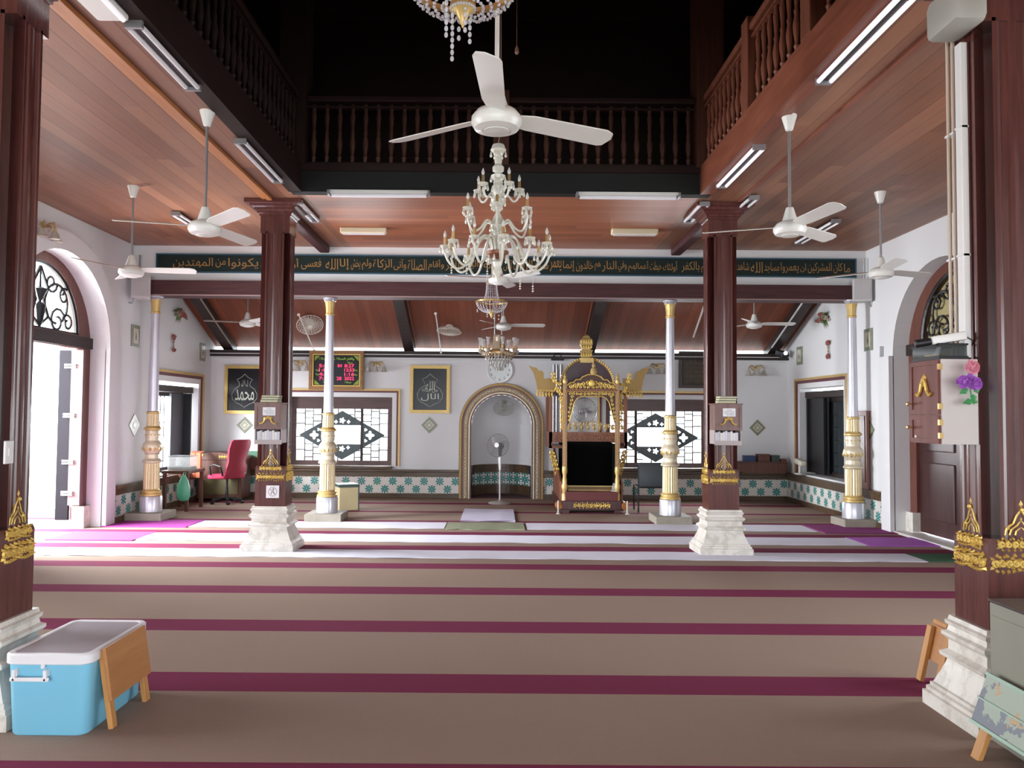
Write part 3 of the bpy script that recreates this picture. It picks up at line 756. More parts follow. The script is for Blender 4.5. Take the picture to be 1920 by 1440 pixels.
# ------------------------------------------------------------------ silver and gold cast columns
def silver_column(x, y, label, ps=.27):
    t = thing('cast_column', label, 'column', (x, y, 0), 0, None)
    MB().box(-ps, ps, -ps, ps, 0, .115, bev=.012).build('stone_plinth', STONE, t)
    MB().lathe([(.158, .115), (.158, .33), (.150, .345)], n=28).build('drum', SILVER, t, smooth=True)
    MB().lathe([(.140, .345), (.150, .355), (.150, .375), (.132, .385), (.132, .395), (.142, .405), (.142, .42), (.118, .435), (.112, .45)], n=28).build('gold_base_ring', GOLDP, t, smooth=True)
    MB().lathe([(.116, .45), (.110, .83)], n=40, flute=.10).build('fluted_lower_drum', FLUTE, t)
    MB().lathe([(.112, .83), (.138, .845), (.140, .862), (.118, .885), (.104, .90), (.100, .955), (.108, .965), (.098, .975)], n=28).build('collar', CREAMG, t, smooth=True)
    MB().lathe([(.098, .972), (.130, 1.03), (.138, 1.07), (.128, 1.12), (.098, 1.155), (.092, 1.17), (.100, 1.21), (.100, 1.30), (.096, 1.315)], n=28).build('carved_bulb', CREAMG, t, smooth=True)
    V = MB()
    for i in range(14):
        a = 2 * PI * i / 14; n_ = Vector((math.cos(a), math.sin(a), 0)); fr = (n_ * .134 + Vector((0, 0, 1.03)), Vector((-math.sin(a), math.cos(a), 0)), Vector((0, 0, 1)), n_)
        leafs(V, fr, 0, -.03, .09, .024, PI / 2, .012)
        fr = (n_ * .099 + Vector((0, 0, 1.25)), *fr[1:]); V.ico(tuple(fr[0]), .012, 1)
    V.build('leaf_relief', GOLDP, t)
    MB().lathe([(.098, 1.315), (.124, 1.33), (.124, 1.345), (.098, 1.37), (.088, 1.38)], n=28).build('gold_ring', GOLDP, t, smooth=True)
    MB().lathe([(.088, 1.38), (.083, 1.56)], n=36, flute=.10).build('fluted_upper_drum', FLUTE, t)
    MB().lathe([(.086, 1.56), (.094, 1.57), (.094, 1.585), (.072, 1.60)], n=28).build('gold_ring', GOLDP, t, smooth=True)
    MB().lathe([(.074, 1.60), (.066, 2.4), (.060, 3.06)], n=28).build('shaft', SILVER, t, smooth=True)
    MB().lathe([(.062, 3.06), (.070, 3.065), (.070, 3.085), (.062, 3.095), (.066, 3.18), (.076, 3.25), (.082, 3.27)], n=20, flute=.05).build('gold_capital', GOLDP, t)
    V = MB().lathe([(.070, 3.265), (.092, 3.275), (.085, 3.295), (.105, 3.31), (.105, 3.326)], n=24)
    for i in range(4):
        a = PI / 4 + PI / 2 * i; V.ball((.088 * math.cos(a), .088 * math.sin(a), 3.285), .016, 8)
    V.build('scrolled_top', SILVER, t, smooth=True)
silver_column(-2.56, 11.62, 'slender silver and gold column beside the cream storage box')
silver_column(2.57, 11.62, 'slender silver and gold column beside the dark chair back and carved pulpit')
silver_column(-5.16, 11.55, 'slender silver and gold column in the corner by the little side table')
silver_column(5.22, 11.42, 'slender silver and gold column in front of the red-brown board', .24)

# ------------------------------------------------------------------ ceiling fans
FANS = []
def ceiling_fan(x, y, zh, zc, a0, label, group=None, R=.70):
    t = thing('ceiling_fan', label, 'fan', (x, y, zh), 0, group)
    MB().lathe([(.012, zc - zh - .13), (.030, zc - zh - .12), (.058, zc - zh - .02), (.062, zc - zh)], n=20).build('canopy', PWHITE, t, smooth=True)
    MB().lathe([(.012, .10), (.012, zc - zh - .11)], n=10).build('rod', PWHITE if zc - zh > 1.2 or zc - zh < .5 else GREYM, t, smooth=True)
    MB().lathe([(.014, .20), (.030, .19), (.050, .12), (.062, .08), (.075, .075), (.105, .062), (.130, .030), (.132, .0), (.115, -.028), (.075, -.040), (.074, -.036), (.070, -.036), (.069, -.044), (.035, -.050)], n=32).build('motor_housing', PWHITE, t, smooth=True)
    for k in range(3):
        V = MB()
        out = [(.12, -.045), (.20, -.062), (R - .06, -.070), (R - .015, -.052), (R, -.01), (R - .02, .050), (R - .05, .062), (.20, .055), (.12, .045)]
        top = []; bot = []
        for r, w in out:
            z = .035 + (-.28) * w; top.append((r, w, z + .003)); bot.append((r, w, z - .003))
        V.rings([bot, top]); b = V.build('blade', PWHITE, t); b.rotation_euler = (0, 0, a0 + k * 2 * PI / 3)
    return t
def pfan(px, py, Y, zc, a0, label, **k):
    p = PY(px, py, Y); return ceiling_fan(p.x, p.y, p.z, zc, math.radians(a0), label, **k)
pfan(931, 232, 3.95, 7.4, -93, 'large white ceiling fan on a long rod down the open well, above the chandelier', R=.71)
pfan(384, 432, 6.3, ZC, 75, 'big white fan on grey rod by the orange moulding, over the doorway side aisle')
pfan(1481, 433, 6.3, ZC, 40, 'big white fan on grey rod by the red fascia, over the cabinet side aisle')
pfan(246, 512, 8.45, ZC, 5, 'small looking white ceiling fan near the arched bright doorway')
pfan(1652, 515, 8.45, ZC, 20, 'small looking white ceiling fan near the closed arched door')
pfan(935, 527, 9.9, ZC, 75, 'white ceiling fan hanging just behind the white glass chandelier')
pfan(464, 608, 13.0, roofz(13.0), 195, 'white ceiling fan under the sloping red roof, doorway side')
pfan(1414, 611, 13.0, roofz(13.0), 0, 'white ceiling fan under the sloping red roof, book shelf side')
pfan(944, 614, 12.9, roofz(12.9), 0, 'white ceiling fan under the sloping red roof above the brass chandelier')

# ------------------------------------------------------------------ strip lights
def strip_light(x, y, L, rot, label, on=False, two=True, group=None, z=ZC, closed=False, w=.045):
    t = thing('strip_light', label, 'light', (x, y, z), rot, group)
    if closed:
        MB().box(-L / 2, L / 2, -.055, .055, -.075, 0, bev=.012).build('diffuser', BEIGEP, t)
        MB().box(-L / 2 + .03, L / 2 - .03, -.035, .035, -.085, -.074).build('tube', TUBEOFF, t)
        return t
    MB().box(-L / 2, L / 2, -.03, .03, -.035, 0, bev=.005).build('housing', BLACKM if two else PWHITE, t)
    for s in ((-1, 1) if two else (0,)):
        if two: MB().tube([(-L / 2 + .03, s * w, -.045), (L / 2 - .03, s * w, -.045)], .017, 10).build('tube', TUBE if on else TUBEOFF, t, smooth=True)
        else: MB().tube([(-L / 2 + .03, 0, -.055), (L / 2 - .03, 0, -.055)], .024, 10).build('tube', TUBE if on else TUBEOFF, t, smooth=True)
    for s in (-1, 1):
        MB().box(s * L / 2 - .012, s * L / 2 + .012, -w - .012, w + .012, -.06, -.01).build('end_cap', GREYM, t)
    return t
def on_ceiling(px, py): p = PZ(px, py, ZC - .04); return p.x, p.y
x0, y0 = on_ceiling(617, 363); x1, y1 = on_ceiling(805, 365)
strip_light((x0 + x1) / 2, y0 + .0, x1 - x0, 0, 'white tube light under the far gallery edge, doorway side', False, False)
x0, y0 = on_ceiling(1082, 367); x1, y1 = on_ceiling(1272, 369)
strip_light((x0 + x1) / 2, y0 + .0, x1 - x0, 0, 'white tube light under the far gallery edge, pulpit side', False, False)
x0, y0 = on_ceiling(639, 433); x1, y1 = on_ceiling(725, 433)
strip_light((x0 + x1) / 2, 10.3, .62, 0, 'short cream batten light on the red boards, doorway side', closed=True)
x0, y0 = on_ceiling(1144, 438); x1, y1 = on_ceiling(1232, 438)
strip_light((x0 + x1) / 2, 10.25, .62, 0, 'short cream batten light on the red boards, pulpit side', closed=True)
strip_light(-2.33, 5.28, .95, PI / 2, 'double tube light beside the orange moulding, upper one near the big fan')
strip_light(-2.36, 7.50, 1.20, PI / 2, 'double tube light between the big fan and the column capital, doorway side')
strip_light(-2.36, 9.35, .85, PI / 2, 'double tube light just behind the column capital, doorway side')
strip_light(2.35, 4.95, 1.22, PI / 2, 'long double tube light beside the red fascia, near the viewer', True)
strip_light(2.35, 7.55, 1.20, PI / 2, 'double tube light beside the red fascia, before the column capital', True)
strip_light(2.36, 9.25, .80, PI / 2, 'double tube light just behind the column capital, pulpit side')
strip_light(2.84, 9.0, .85, PI / 2, 'double tube light outside the column capital on the cabinet side')
strip_light(4.20, 10.2, 1.22, PI / 2, 'double tube light above the big fan near the plain side wall')
strip_light(-4.02, 9.85, .75, PI / 2, 'double tube light above the big fan near the arched doorway')
t = thing('strip_light', 'white reflector tube light at the very top beside the orange moulding', 'light', (-2.43, 4.15, ZC), PI / 2)
MB().box(-.6, .6, -.10, .10, -.05, 0, bev=.02).build('reflector', PWHITE, t); MB().tube([(-.55, -.085, -.06), (.55, -.085, -.06)], .016, 8).build('tube', TUBE, t)

# ------------------------------------------------------------------ chandeliers
def glass_chandelier():
    Y = 6.5; p = PY(933, 470, Y); k = Y / 1450 * 1.0
    def z(py): return (776 - py) * k + 1.6 - p.z
    t = thing('glass_chandelier', 'big white glass chandelier of three candle tiers hanging in the well', 'chandelier', p)
    MB().tube([(0, 0, z(262)), (.02, 0, z(235)), (0, 0, 7.4 - p.z)], .004, 6).build('hanging_wire', mat('copper_wire', (.35, .2, .12), .5), t)
    MB().lathe([(.01, z(262)), (.05, z(266)), (.068, z(276)), (.035, z(284)), (.02, z(288)), (.034, z(296)), (.028, z(303)), (.05, z(309)), (.048, z(316)), (.02, z(320)), (.062, z(325)), (.055, z(331)), (.025, z(336)), (.05, z(345)), (.045, z(358)), (.02, z(366)), (.062, z(371)), (.05, z(380)), (.022, z(386)), (.018, z(395)), (.038, z(405)), (.05, z(414)), (.062, z(420)), (.05, z(428)), (.022, z(434)), (.03, z(445)), (.034, z(460)), (.022, z(468))], n=20).build('glass_stem', MILK, t, smooth=True)
    MB().lathe([(.03, z(466)), (.095, z(470)), (.092, z(476)), (.06, z(482)), (.02, z(484))], n=20).build('copper_dish', mat('copper_brown', (.24, .09, .05), .4, .3), t, smooth=True)
    MB().lathe([(.02, z(484)), (.045, z(490)), (.03, z(500)), (.04, z(508)), (.012, z(520)), (.004, z(526))], n=16).build('bottom_finial', MILK, t, smooth=True)
    def pend(V, x, zz, L=.05, y=0):
        V.lathe([(.002, zz), (.004, zz - .006), (.012, zz - L * .7), (.009, zz - L * .9), (.001, zz - L)], (x, y, 0), 6)
    def fringe(n, zz, r, name='crystal_fringe'):
        V = MB()
        for i in range(n): a = 2 * PI * i / n; pend(V, r * math.cos(a), zz, .055, r * math.sin(a))
        return V
    for zz, r, n in ((z(278), .062, 6), (z(326), .06, 6), (z(345), .05, 6), (z(372), .058, 6), (z(421), .06, 8), (z(430), .05, 6), (z(478), .09, 10), (z(500), .03, 5)):
        fringe(n, zz, r).build('crystal_fringe', MILK, t)
    def arm(path, cz, R):
        a = MB().tube([(r, 0, zz) for r, zz in path], .010, 8).build('arm', MILK, None, smooth=True); a.parent = t
        MB().lathe([(.008, cz - .02), (.035, cz - .006), (.046, cz + .006), (.044, cz + .009), (.03, cz - .0), (.006, cz)], (R, 0, 0), 14).build('drip_dish', MILK, a, smooth=True)
        MB().lathe([(.013, cz), (.013, cz + .075)], (R, 0, 0), 10).build('candle', BRASS, a, smooth=True)
        MB().lathe([(.007, cz + .075), (.014, cz + .092), (.013, cz + .105), (.004, cz + .13), (.001, cz + .135)], (R, 0, 0), 10).build('bulb', BULB, a, smooth=True)
        V = MB()
        for i in range(5):
            q = 2 * PI * i / 5; pend(V, R + .040 * math.cos(q), cz + .002, .06, .040 * math.sin(q))
        V.build('crystal_drops', MILK, a)
        return a
    def smooth_path(P, n=5):
        out = []
        for i in range(len(P) - 1):
            p0 = P[max(i - 1, 0)]; p1 = P[i]; p2 = P[i + 1]; p3 = P[min(i + 2, len(P) - 1)]
            for j in range(n):
                u = j / n
                out.append(tuple(.5 * ((2 * p1[q]) + (-p0[q] + p2[q]) * u + (2 * p0[q] - 5 * p1[q] + 4 * p2[q] - p3[q]) * u * u + (-p0[q] + 3 * p1[q] - 3 * p2[q] + p3[q]) * u ** 3) for q in (0, 1)))
        return out + [P[-1]]
    tiers = [(5, .185, [(.03, z(372)), (.08, z(362)), (.13, z(372)), (.165, z(368)), (.185, z(356))], z(350), .2),
             (6, .285, [(.03, z(424)), (.10, z(412)), (.17, z(430)), (.24, z(436)), (.28, z(418)), (.285, z(402))], z(396), .5),
             (12, .445, [(.04, z(472)), (.08, z(446)), (.15, z(444)), (.20, z(462)), (.26, z(494)), (.34, z(504)), (.41, z(492)), (.445, z(474))], z(463), .1)]
    for n, R, path, cz, off in tiers:
        first = arm(smooth_path(path), cz, R); first.rotation_euler = (0, 0, off)
        for i in range(1, n):
            c = copy_tree(first, t); c.rotation_euler = (0, 0, off + 2 * PI * i / n)
    for ang, r, zz, n in ((-.9, .30, z(535), 4), (-.4, .32, z(540), 3), (-2.4, .34, z(512), 3), (-2.0, .2, z(515), 4), (3.6, .42, z(505), 4)):
        V = MB(); x, y = r * math.cos(ang), r * math.sin(ang)
        V.tube([(x, y, zz), (x, y, z(500))], .002, 4)
        for i in range(n): V.ico((x, y, zz - .02 * i), .009, 1)
        V.build('bead_string', MILK, t)
glass_chandelier()

def bead_chandelier(px, py, Y, label, R, zt, zr, zb, ztop, strings, topr):
    """crystal basket lamp: brass ring, bead bowl below and bead curtain above; heights absolute"""
    p = PY(px, py, Y); x, y = p.x, p.y
    t = thing('crystal_chandelier', label, 'chandelier', (x, y, zr))
    MB().lathe([(R, -.012), (R + .012, -.006), (R + .012, .014), (R, .02), (R - .012, .014), (R - .012, -.006), (R, -.012)], n=32, cap=False).build('brass_ring', BRASS, t, smooth=True)
    V = MB(); n = 26
    for i in range(n):
        a = 2 * PI * i / n
        for k in range(9):
            q = k / 8; r = R * math.cos(q * PI / 2 * .86); zz = (zb - zr) * math.sin(q * PI / 2)
            V.ico((r * math.cos(a), r * math.sin(a), zz), .0085 * (1 if R > .2 else .8), 1)
    V.build('bead_bowl', CRYSTAL, t, kind='stuff')
    V = MB(); n = 18
    for i in range(n):
        a = 2 * PI * i / n
        for k in range(12):
            q = k / 11; r = topr + (R * .55 - topr) * (q ** 2.2); zz = (ztop - zr) * (1 - q)
            V.ico((r * math.cos(a), r * math.sin(a), zz), .008, 1)
    V.build('bead_curtain', CRYSTAL, t, kind='stuff')
    MB().lathe([(.02, zb - zr + .05), (.055, zb - zr + .03), (.058, zb - zr + .0), (.03, zb - zr - .02), (.018, zb - zr - .05), (.002, zb - zr - .085)], n=16).build('brass_finial', GOLDP, t, smooth=True)
    MB().lathe([(topr, ztop - zr), (topr + .01, ztop - zr + .015), (.01, ztop - zr + .03), (.008, zt - zr)], n=12).build('stem', BRASS, t, smooth=True)
    for sx, sy, z1, n in strings:
        V = MB()
        for k in range(n): zz = (zb - zr) + .04 - (k + .5) * ((zb + .04 - z1) / n); V.ball((sx, sy, zz), .0085, 8, (1, 1, 1.5))
        V.build('bead_string', CRYSTAL, t)
    return t
bead_chandelier(868, 5, 3.3, 'crystal bead chandelier at the top edge, hanging drops over the big fan', .235, ZC, 3.47, 3.36, 3.80,
    [(-.068, -.05, 3.205, 7), (-.045, .0, 3.125, 10), (-.02, .06, 3.24, 4), (.012, -.03, 3.235, 5), (.030, .03, 3.215, 6)], .06)
bead_chandelier(922, 565, 10.8, 'small crystal basket lamp with brass ring hanging below the frieze', .215, ZC, 3.165, 3.02, 3.42,
    [(-.20, 0, 3.03, 5), (-.06, -.05, 2.94, 4), (.03, 0, 2.92, 4), (.10, 0, 2.9, 3)], .075)

def brass_chandelier():
    Y = 13.2; p = PY(935, 655, Y); k = Y / 1450
    def z(py): return (776 - py) * k + 1.6 - p.z
    t = thing('brass_chandelier', 'brass and glass chandelier with tulip shades hanging before the wall clock', 'chandelier', p)
    for sx in (-.07, .05): MB().tube([(sx, 0, z(632)), (sx, 0, roofz(Y) - p.z)], .010, 6).build('hanging_rod', GREYM, t)
    MB().lathe([(.09, z(628)), (.10, z(632)), (.095, z(640)), (.12, z(650)), (.12, z(662)), (.10, z(668))], n=18, flute=.12).build('bead_drum', mat('amber_crystal', (.50, .38, .26), .15, .1, .8, trans=.2, var=.4, nscale=40), t)
    V = MB()
    for j, (r, zz) in enumerate(((.26, z(662)), (.22, z(670)), (.17, z(677)), (.12, z(684)), (.07, z(690)))):
        n = int(r * 110)
        for i in range(n): a = 2 * PI * i / n; V.lathe([(.002, zz + .02), (.012, zz), (.014, zz - .03), (.002, zz - .05)], (r * math.cos(a), r * math.sin(a), 0), 6)
    V.build('crystal_tiers', mat('smoky_crystal', (.60, .55, .50), .1, 0, .9, trans=.3, var=.3, nscale=40), t, kind='stuff')
    MB().lathe([(.02, z(650)), (.27, z(661)), (.27, z(664)), (.02, z(662))], n=24, cap=False).build('brass_ring', BRASS, t, smooth=True)
    first = MB().tube([(.10, 0, z(660)), (.18, 0, z(668)), (.27, 0, z(668)), (.32, 0, z(660)), (.32, 0, z(656))], .009, 6).build('arm', BRASS, t)
    MB().lathe([(.04, 0), (.045, .01), (.015, .02), (.015, .06), (.02, .07)], (.32, 0, z(657)), 12).build('candle', GOLDP, first)
    MB().lathe([(.018, 0), (.028, .03), (.024, .07), (.040, .13), (.044, .135)], (.32, 0, z(649)), 12).build('tulip_shade', GHOST, first)
    MB().lathe([(.04, 0), (.03, -.04), (.004, -.06)], (.32, 0, z(657)), 8).build('crystal_drops', MATS['smoky_crystal'], first)
    for i in range(1, 8):
        c = copy_tree(first, t); c.rotation_euler = (0, 0, 2 * PI * i / 8 + .2)
    first.rotation_euler = (0, 0, .2)
brass_chandelier()

# ------------------------------------------------------------------ oscillating fans
def fan_head(V_cage, V_blade, V_motor, R, wire=.0018, mot=1.0):
    """fan head facing -Y at the origin"""
    for i in range(6):
        r = R * (i + 1) / 6; d = -.07 + .05 * (i / 5) ** 2
        V_cage.tube([(r * math.cos(a), d if i < 5 else -.02, r * math.sin(a)) for a in [2 * PI * j / 24 for j in range(25)]], .0022 if i < 5 else .006, 4)
    for j in range(24):
        a = 2 * PI * j / 24; c, s = math.cos(a), math.sin(a)
        V_cage.tube([(.03 * c, -.072, .03 * s), (R * .6 * c, -.062, R * .6 * s), (R * c, -.02, R * s), (R * .8 * c, .035, R * .8 * s), (.05 * c, .05, .05 * s)], wire, 4)
    V_cage.lathe([(.001, -.078), (.045, -.075), (.045, -.068), (.001, -.066)], n=16, axis='Y')
    for k in range(3):
        a = 2 * PI * k / 3; pts = []
        for q, w in ((.03, .03), (.5, .085), (.85, .09), (.95, .03)):
            pts.append((q * R, w))
        loop = [(r * math.cos(a) - w * math.sin(a), -.03 + .02, r * math.sin(a) + w * math.cos(a)) for r, w in pts] + [(r * math.cos(a) + w * .5 * math.sin(a), -.035, r * math.sin(a) - w * .5 * math.cos(a)) for r, w in reversed(pts)]
        V_blade.poly(loop)
    V_motor.lathe([(r * min(mot, 1.25), y * mot) for r, y in ((.02, .03), (.055, .05), (.045, .09), (.048, .11), (.062, .13), (.055, .16), (.03, .178), (.005, .18))], n=18, axis='Y')
def orbit_fan(loc, R, tilt, yaw, label, body=PWHITE, blade=GHOST, name='wall_fan'):
    t = thing(name, label, 'fan', loc)
    t.rotation_euler = (tilt, 0, yaw)
    a, b, c = MB(), MB(), MB(); fan_head(a, b, c, R, .0032 if body.name.startswith('ivory') else .0022, 1.5 if body.name.startswith('ivory') else 1.0)
    a.build('cage', body, t); b.build('blades', blade, t); c.build('motor', body, t, smooth=True)
    return t
# ------------------------------------------------------------------ things on the end wall
fN = lambda x, y, z: frame3((x, y, z), (1, 0, 0), (0, 0, 1))      # frame facing the viewer
def px_rect(x0, y0, x1, y1, Y):
    a = PY((x0 + x1) / 2, (y0 + y1) / 2, Y); k = Y / F
    return a.x, a.z, (x1 - x0) * k, (y1 - y0) * k
def picture(name, label, cat, cx, cz, w, h, b, fm, im, y=YB, tilt=0, inner=GOLD):
    t = thing(name, label, cat, (cx, y, cz))
    fr = (Vector((0, 0, 0)), Vector((1, 0, 0)), Vector((0, 0, 1)), Vector((0, 1, 0)))
    R = lambda k: rect(-w / 2 + k, w / 2 - k, -h / 2 + k, h / 2 - k)
    V = MB(); V.plate(R(0), [R(b)], -.045, .045, fr); V.plate(R(b * .25), [R(b * .7)], -.060, .02, fr); V.build('frame', fm, t)
    MB().plate(R(b * .8), [R(b)], -.052, .02, fr).build('inner_slip', inner, t)
    MB().box(-w / 2 + b * .9, w / 2 - b * .9, -.022, -.005, -h / 2 + b * .9, h / 2 - b * .9).build('panel', im, t)
    t.rotation_euler = (tilt, 0, 0)
    return t
BLK = mat('black_glossy_panel', (.010, .010, .014), .22, 0, .3, plain=True)
GREYINK = mat('silver_lettering', (.55, .58, .50), .5)
def onion(s):
    pts = [(0, .30 * s), (.06 * s, .24 * s), (.15 * s, .19 * s), (.11 * s, .14 * s), (.10 * s, .07 * s), (.19 * s, .01 * s), (.245 * s, -.09 * s), (.235 * s, -.18 * s), (.17 * s, -.25 * s), (.08 * s, -.29 * s), (0, -.34 * s)]
    return pts + [(-x, y) for x, y in reversed(pts[:-1])]
def calligraphy_picture(label, px, words, lines):
    cx, cz, w, h = px_rect(*px, YB)
    t = picture('framed_calligraphy', label, 'picture', cx, cz, w, h, .062, GOLDP, BLK)
    fr = fN(0, -.026, 0); V = MB(); relief(V, fr, onion(.98) , .004, 5); V.build('drawn_outline', GREYINK, t)
    for s_, x, z, ww, hh in lines:
        text_mesh('lettering', arabic(s_), GREYINK, t, Vector((cx + x, YB - .026, cz + z)), (1, 0, 0), (0, 0, 1), width=ww, height=hh)
calligraphy_picture('gold framed black calligraphy picture half behind the carved column', (422, 685, 497, 776), '', [('محمد', .0, -.10, .36, .22), ('ل ا ل', 0, .12, .12, .12)])
calligraphy_picture('gold framed black calligraphy picture between the tiled window and the niche', (769, 685, 844, 775), '', [('الله', 0, .07, .17, .18), ('جل جلاله', -.0, -.02, .30, .09), ('الال', 0, -.15, .34, .14)])

# prayer-time display
cx, cz, w, h = px_rect(579, 657, 682, 731, 14.55)
t = picture('prayer_time_display', 'electronic prayer time board with red digits and green lettering in gilt frame', 'display', cx, cz, w, h, .085, wood('gilt_brown_frame', (.20, .09, .03), (.36, .18, .06), axis=0), BLK, y=14.60)
RED = mat('red_led', (.9, .02, .08), .5, emit=(1.0, .03, .12), es=1.6, plain=True)
GRN = mat('green_led_lettering', (.25, .45, .03), .5, emit=(.3, .55, .03), es=.35, plain=True)
def led(s, x, z, hh, ww): text_mesh('red_digits', s, RED, t, Vector((cx + x, 14.60 - .026, cz + z)), (1, 0, 0), (0, 0, 1), width=ww, height=hh)
for r, z in enumerate((.085, .005, -.075, -.155)):
    led(('5:45', '1:08', '4:18', '7:16')[r], -.22, z, .06, .22); led(('8:27', '12:53', '1:16', '2022')[r], .24, z, .06, .18)
led('04', .06, .085, .06, .08); led('28', .05, -.155, .06, .09)
text_mesh('green_lettering', arabic('وأقام الصلاة وآتى الزكاة'), GRN, t, Vector((cx, 14.574, cz + .215)), (1, 0, 0), (0, 0, 1), width=.66, height=.075)
for q, z, w_ in ((-.36, .0, .07), (-.36, -.08, .07), (.36, .005, .07), (.36, -.08, .07), (-.2, -.225, .10), (.22, -.225, .12), (.25, .145, .10)):
    text_mesh('green_lettering', arabic('صلاة'), GRN, t, Vector((cx + q, 14.574, cz + z)), (1, 0, 0), (0, 0, 1), width=w_, height=.035)
V = MB(True)
for a in (-1, 1):
    for b in (-1, 1):
        X, Z = cx + a * (w / 2 - .10), cz + b * (h / 2 - .10)
        V.poly([(X, 14.573, Z), (X - a * .10, 14.573, Z), (X, 14.573, Z - b * .10)])
V.build('green_corners', mat('lime_corner', (.25, .36, .03), .5), t)

# dark carved picture
cx, cz, w, h = px_rect(1272, 659, 1350, 728, YB)
t = picture('carved_wall_panel', 'dark wooden carved calligraphy panel above the window, half behind a column', 'picture', cx, cz, w, h, .075, wood('dark_frame_wood', (.04, .022, .018), (.08, .045, .035)), mat('dark_panel_wood', (.05, .035, .025), .5), inner=DARK)
V = MB(); fr = fN(0, -.022, 0)
for i in range(7):
    for j in range(6): relief(V, fr, curl(-.24 + i * .08, -.21 + j * .084, .036, 1.3, 1 if (i + j) % 2 else -1, i, 10), .004, 4)
V.build('carved_scrolls', mat('worn_bronze', (.30, .24, .15), .5, .3), t)

# clock
p = PY(937, 694, YB); t = thing('wall_clock', 'round white wall clock above the prayer niche', 'clock', (p.x, YB, p.z))
MB().lathe([(.001, -.03), (.225, -.03), (.23, -.028)], n=40, axis='Y').build('dial', mat('clock_dial', (.74, .80, .80), .5, var=.02), t)
MB().lathe([(.222, -.030), (.225, -.045), (.245, -.045), (.25, -.03), (.25, 0)], n=40, axis='Y', cap=False).build('rim', PVC, t, smooth=True)
for i in range(1, 13):
    a = PI / 2 - i * PI / 6
    text_mesh('numeral', str(i), INK, t, Vector((p.x + .18 * math.cos(a), YB - .032, p.z + .18 * math.sin(a))), (1, 0, 0), (0, 0, 1), height=.045)
MB().box(-.006, .006, -.036, -.034, -.01, .10).build('minute_hand', INK, t); MB().bar((0, -.037, 0), (.07, -.037, .03), .002, .012).build('hour_hand', INK, t)

# brass wall lamps with three bell shades
LAMPG = mat('frosted_shade', (.62, .58, .50), .3, 0, .6, alpha=.75)
proto = None
def wall_lamp(px, py, label, rot=0, at=None):
    global proto
    p = at or PY(px, py, YB)
    if proto is None:
        t = thing('wall_lamp', label, 'lamp', p, 0, 'brass wall lamps')
        MB().lathe([(.001, -.03), (.045, -.03), (.05, 0)], n=20, axis='Y').build('wall_plate', CREAMG, t, smooth=True)
        for k, (dx, dy) in enumerate(((-.15, -.10), (0, -.16), (.15, -.10))):
            a = MB().tube([(0, -.03, 0), (dx * .3, dy * .6, .05), (dx * .7, dy, .06), (dx, dy, .0), (dx, dy, -.04)], .008, 6).build('arm', BRASS, t, smooth=True)
            MB().lathe([(.012, -.03), (.028, -.05), (.040, -.10), (.060, -.135), (.066, -.14)], (dx, dy, 0), 14).build('bell_shade', LAMPG, a, smooth=True)
        V = MB()
        for s in (-1, 1): V.tube([(s * x, -.06, z) for x, z in curl(.07, .0, .05, 1.2)], .006, 5)
        V.build('scrolls', BRASS, t)
        proto = t
    else:
        t = copy_tree(proto); t.location = p; t['label'] = label
    t.rotation_euler = (0, 0, rot); return t
wall_lamp(563, 682, 'brass wall lamp with bell shades between the carved column and the prayer board')
wall_lamp(707, 684, 'brass wall lamp with bell shades beside the red digit prayer board')
wall_lamp(1231, 688, 'brass wall lamp with bell shades beside the tip of the gilded pulpit')
wall_lamp(1415, 691, 'brass wall lamp with bell shades alone above the bookshelf end')
wall_lamp(0, 0, 'wall lamp with shades above the arched bright doorway', PI / 2, Vector((-XW, 9.15, 3.78)))

# wall tiles and plaques
SAGE = mat('sage_green_tile', (.22, .25, .17), .3, 0, .5, var=.3, nscale=18); CRT = mat('cream_tile', (.60, .56, .46), .3, 0, .5, var=.15, nscale=18)
def diamond(loc, rot, label, w=.155, h=.155):
    t = thing('diamond_tile', label, 'tile', loc, rot, 'diamond wall tiles')
    fr = (Vector((0, 0, 0)), Vector((1, 0, 0)), Vector((0, 0, 1)), Vector((0, 1, 0)))
    D = lambda a: [(-w * a, 0), (0, -h * a), (w * a, 0), (0, h * a)]
    MB().plate(D(1), [D(.62)], -.012, .012, fr).build('border', SAGE, t)
    MB().plate(D(.62), [D(.42)], -.010, .010, fr).build('cream_ring', CRT, t); MB().plate(D(.42), [D(.28)], -.013, .013, fr).build('inner_ring', SAGE, t)
    MB().plate(D(.28), [], -.016, .016, fr).build('centre', CRT, t)
diamond(PY(459, 797, YB), 0, 'green diamond tile under the calligraphy picture near the red chair')
diamond(PY(805, 797, YB), 0, 'green diamond tile under the calligraphy picture near the niche')
diamond(PY(1420, 802, YB), 0, 'green diamond tile on the end wall above the bookshelf')
diamond(PX(251, 797, -XW), PI / 2, 'green diamond tile on the side wall beside the bright doorway', .17, .17)
diamond(PX(1631, 806, XW), -PI / 2, 'green diamond tile on the side wall beside the closed door', .15, .155)
def plaque(px, py, s, label):
    p = PX(px, py, s * XW); t = thing('green_plaque', label, 'tile', p, -s * PI / 2, 'green rectangular plaques')
    MB().box(-.13, .13, -.015, 0, -.165, .165, bev=.004).build('tile', SAGE, t); MB().box(-.075, .075, -.020, -.012, -.11, .11).build('cream_field', CRT, t)
    V = MB(); leafs(V, fN(0, -.02, 0), 0, -.08, .15, .03, PI / 2, .01); V.build('flower_relief', SAGE, t)
plaque(253, 630, -1, 'green plaque high on the side wall next to the bright arched doorway')
plaque(379, 660, -1, 'green plaque above the side window near the red chair')
plaque(1500, 667, 1, 'green plaque above the side window near the bookshelf')
plaque(1629, 637, 1, 'green plaque high on the side wall near the closed arched door')
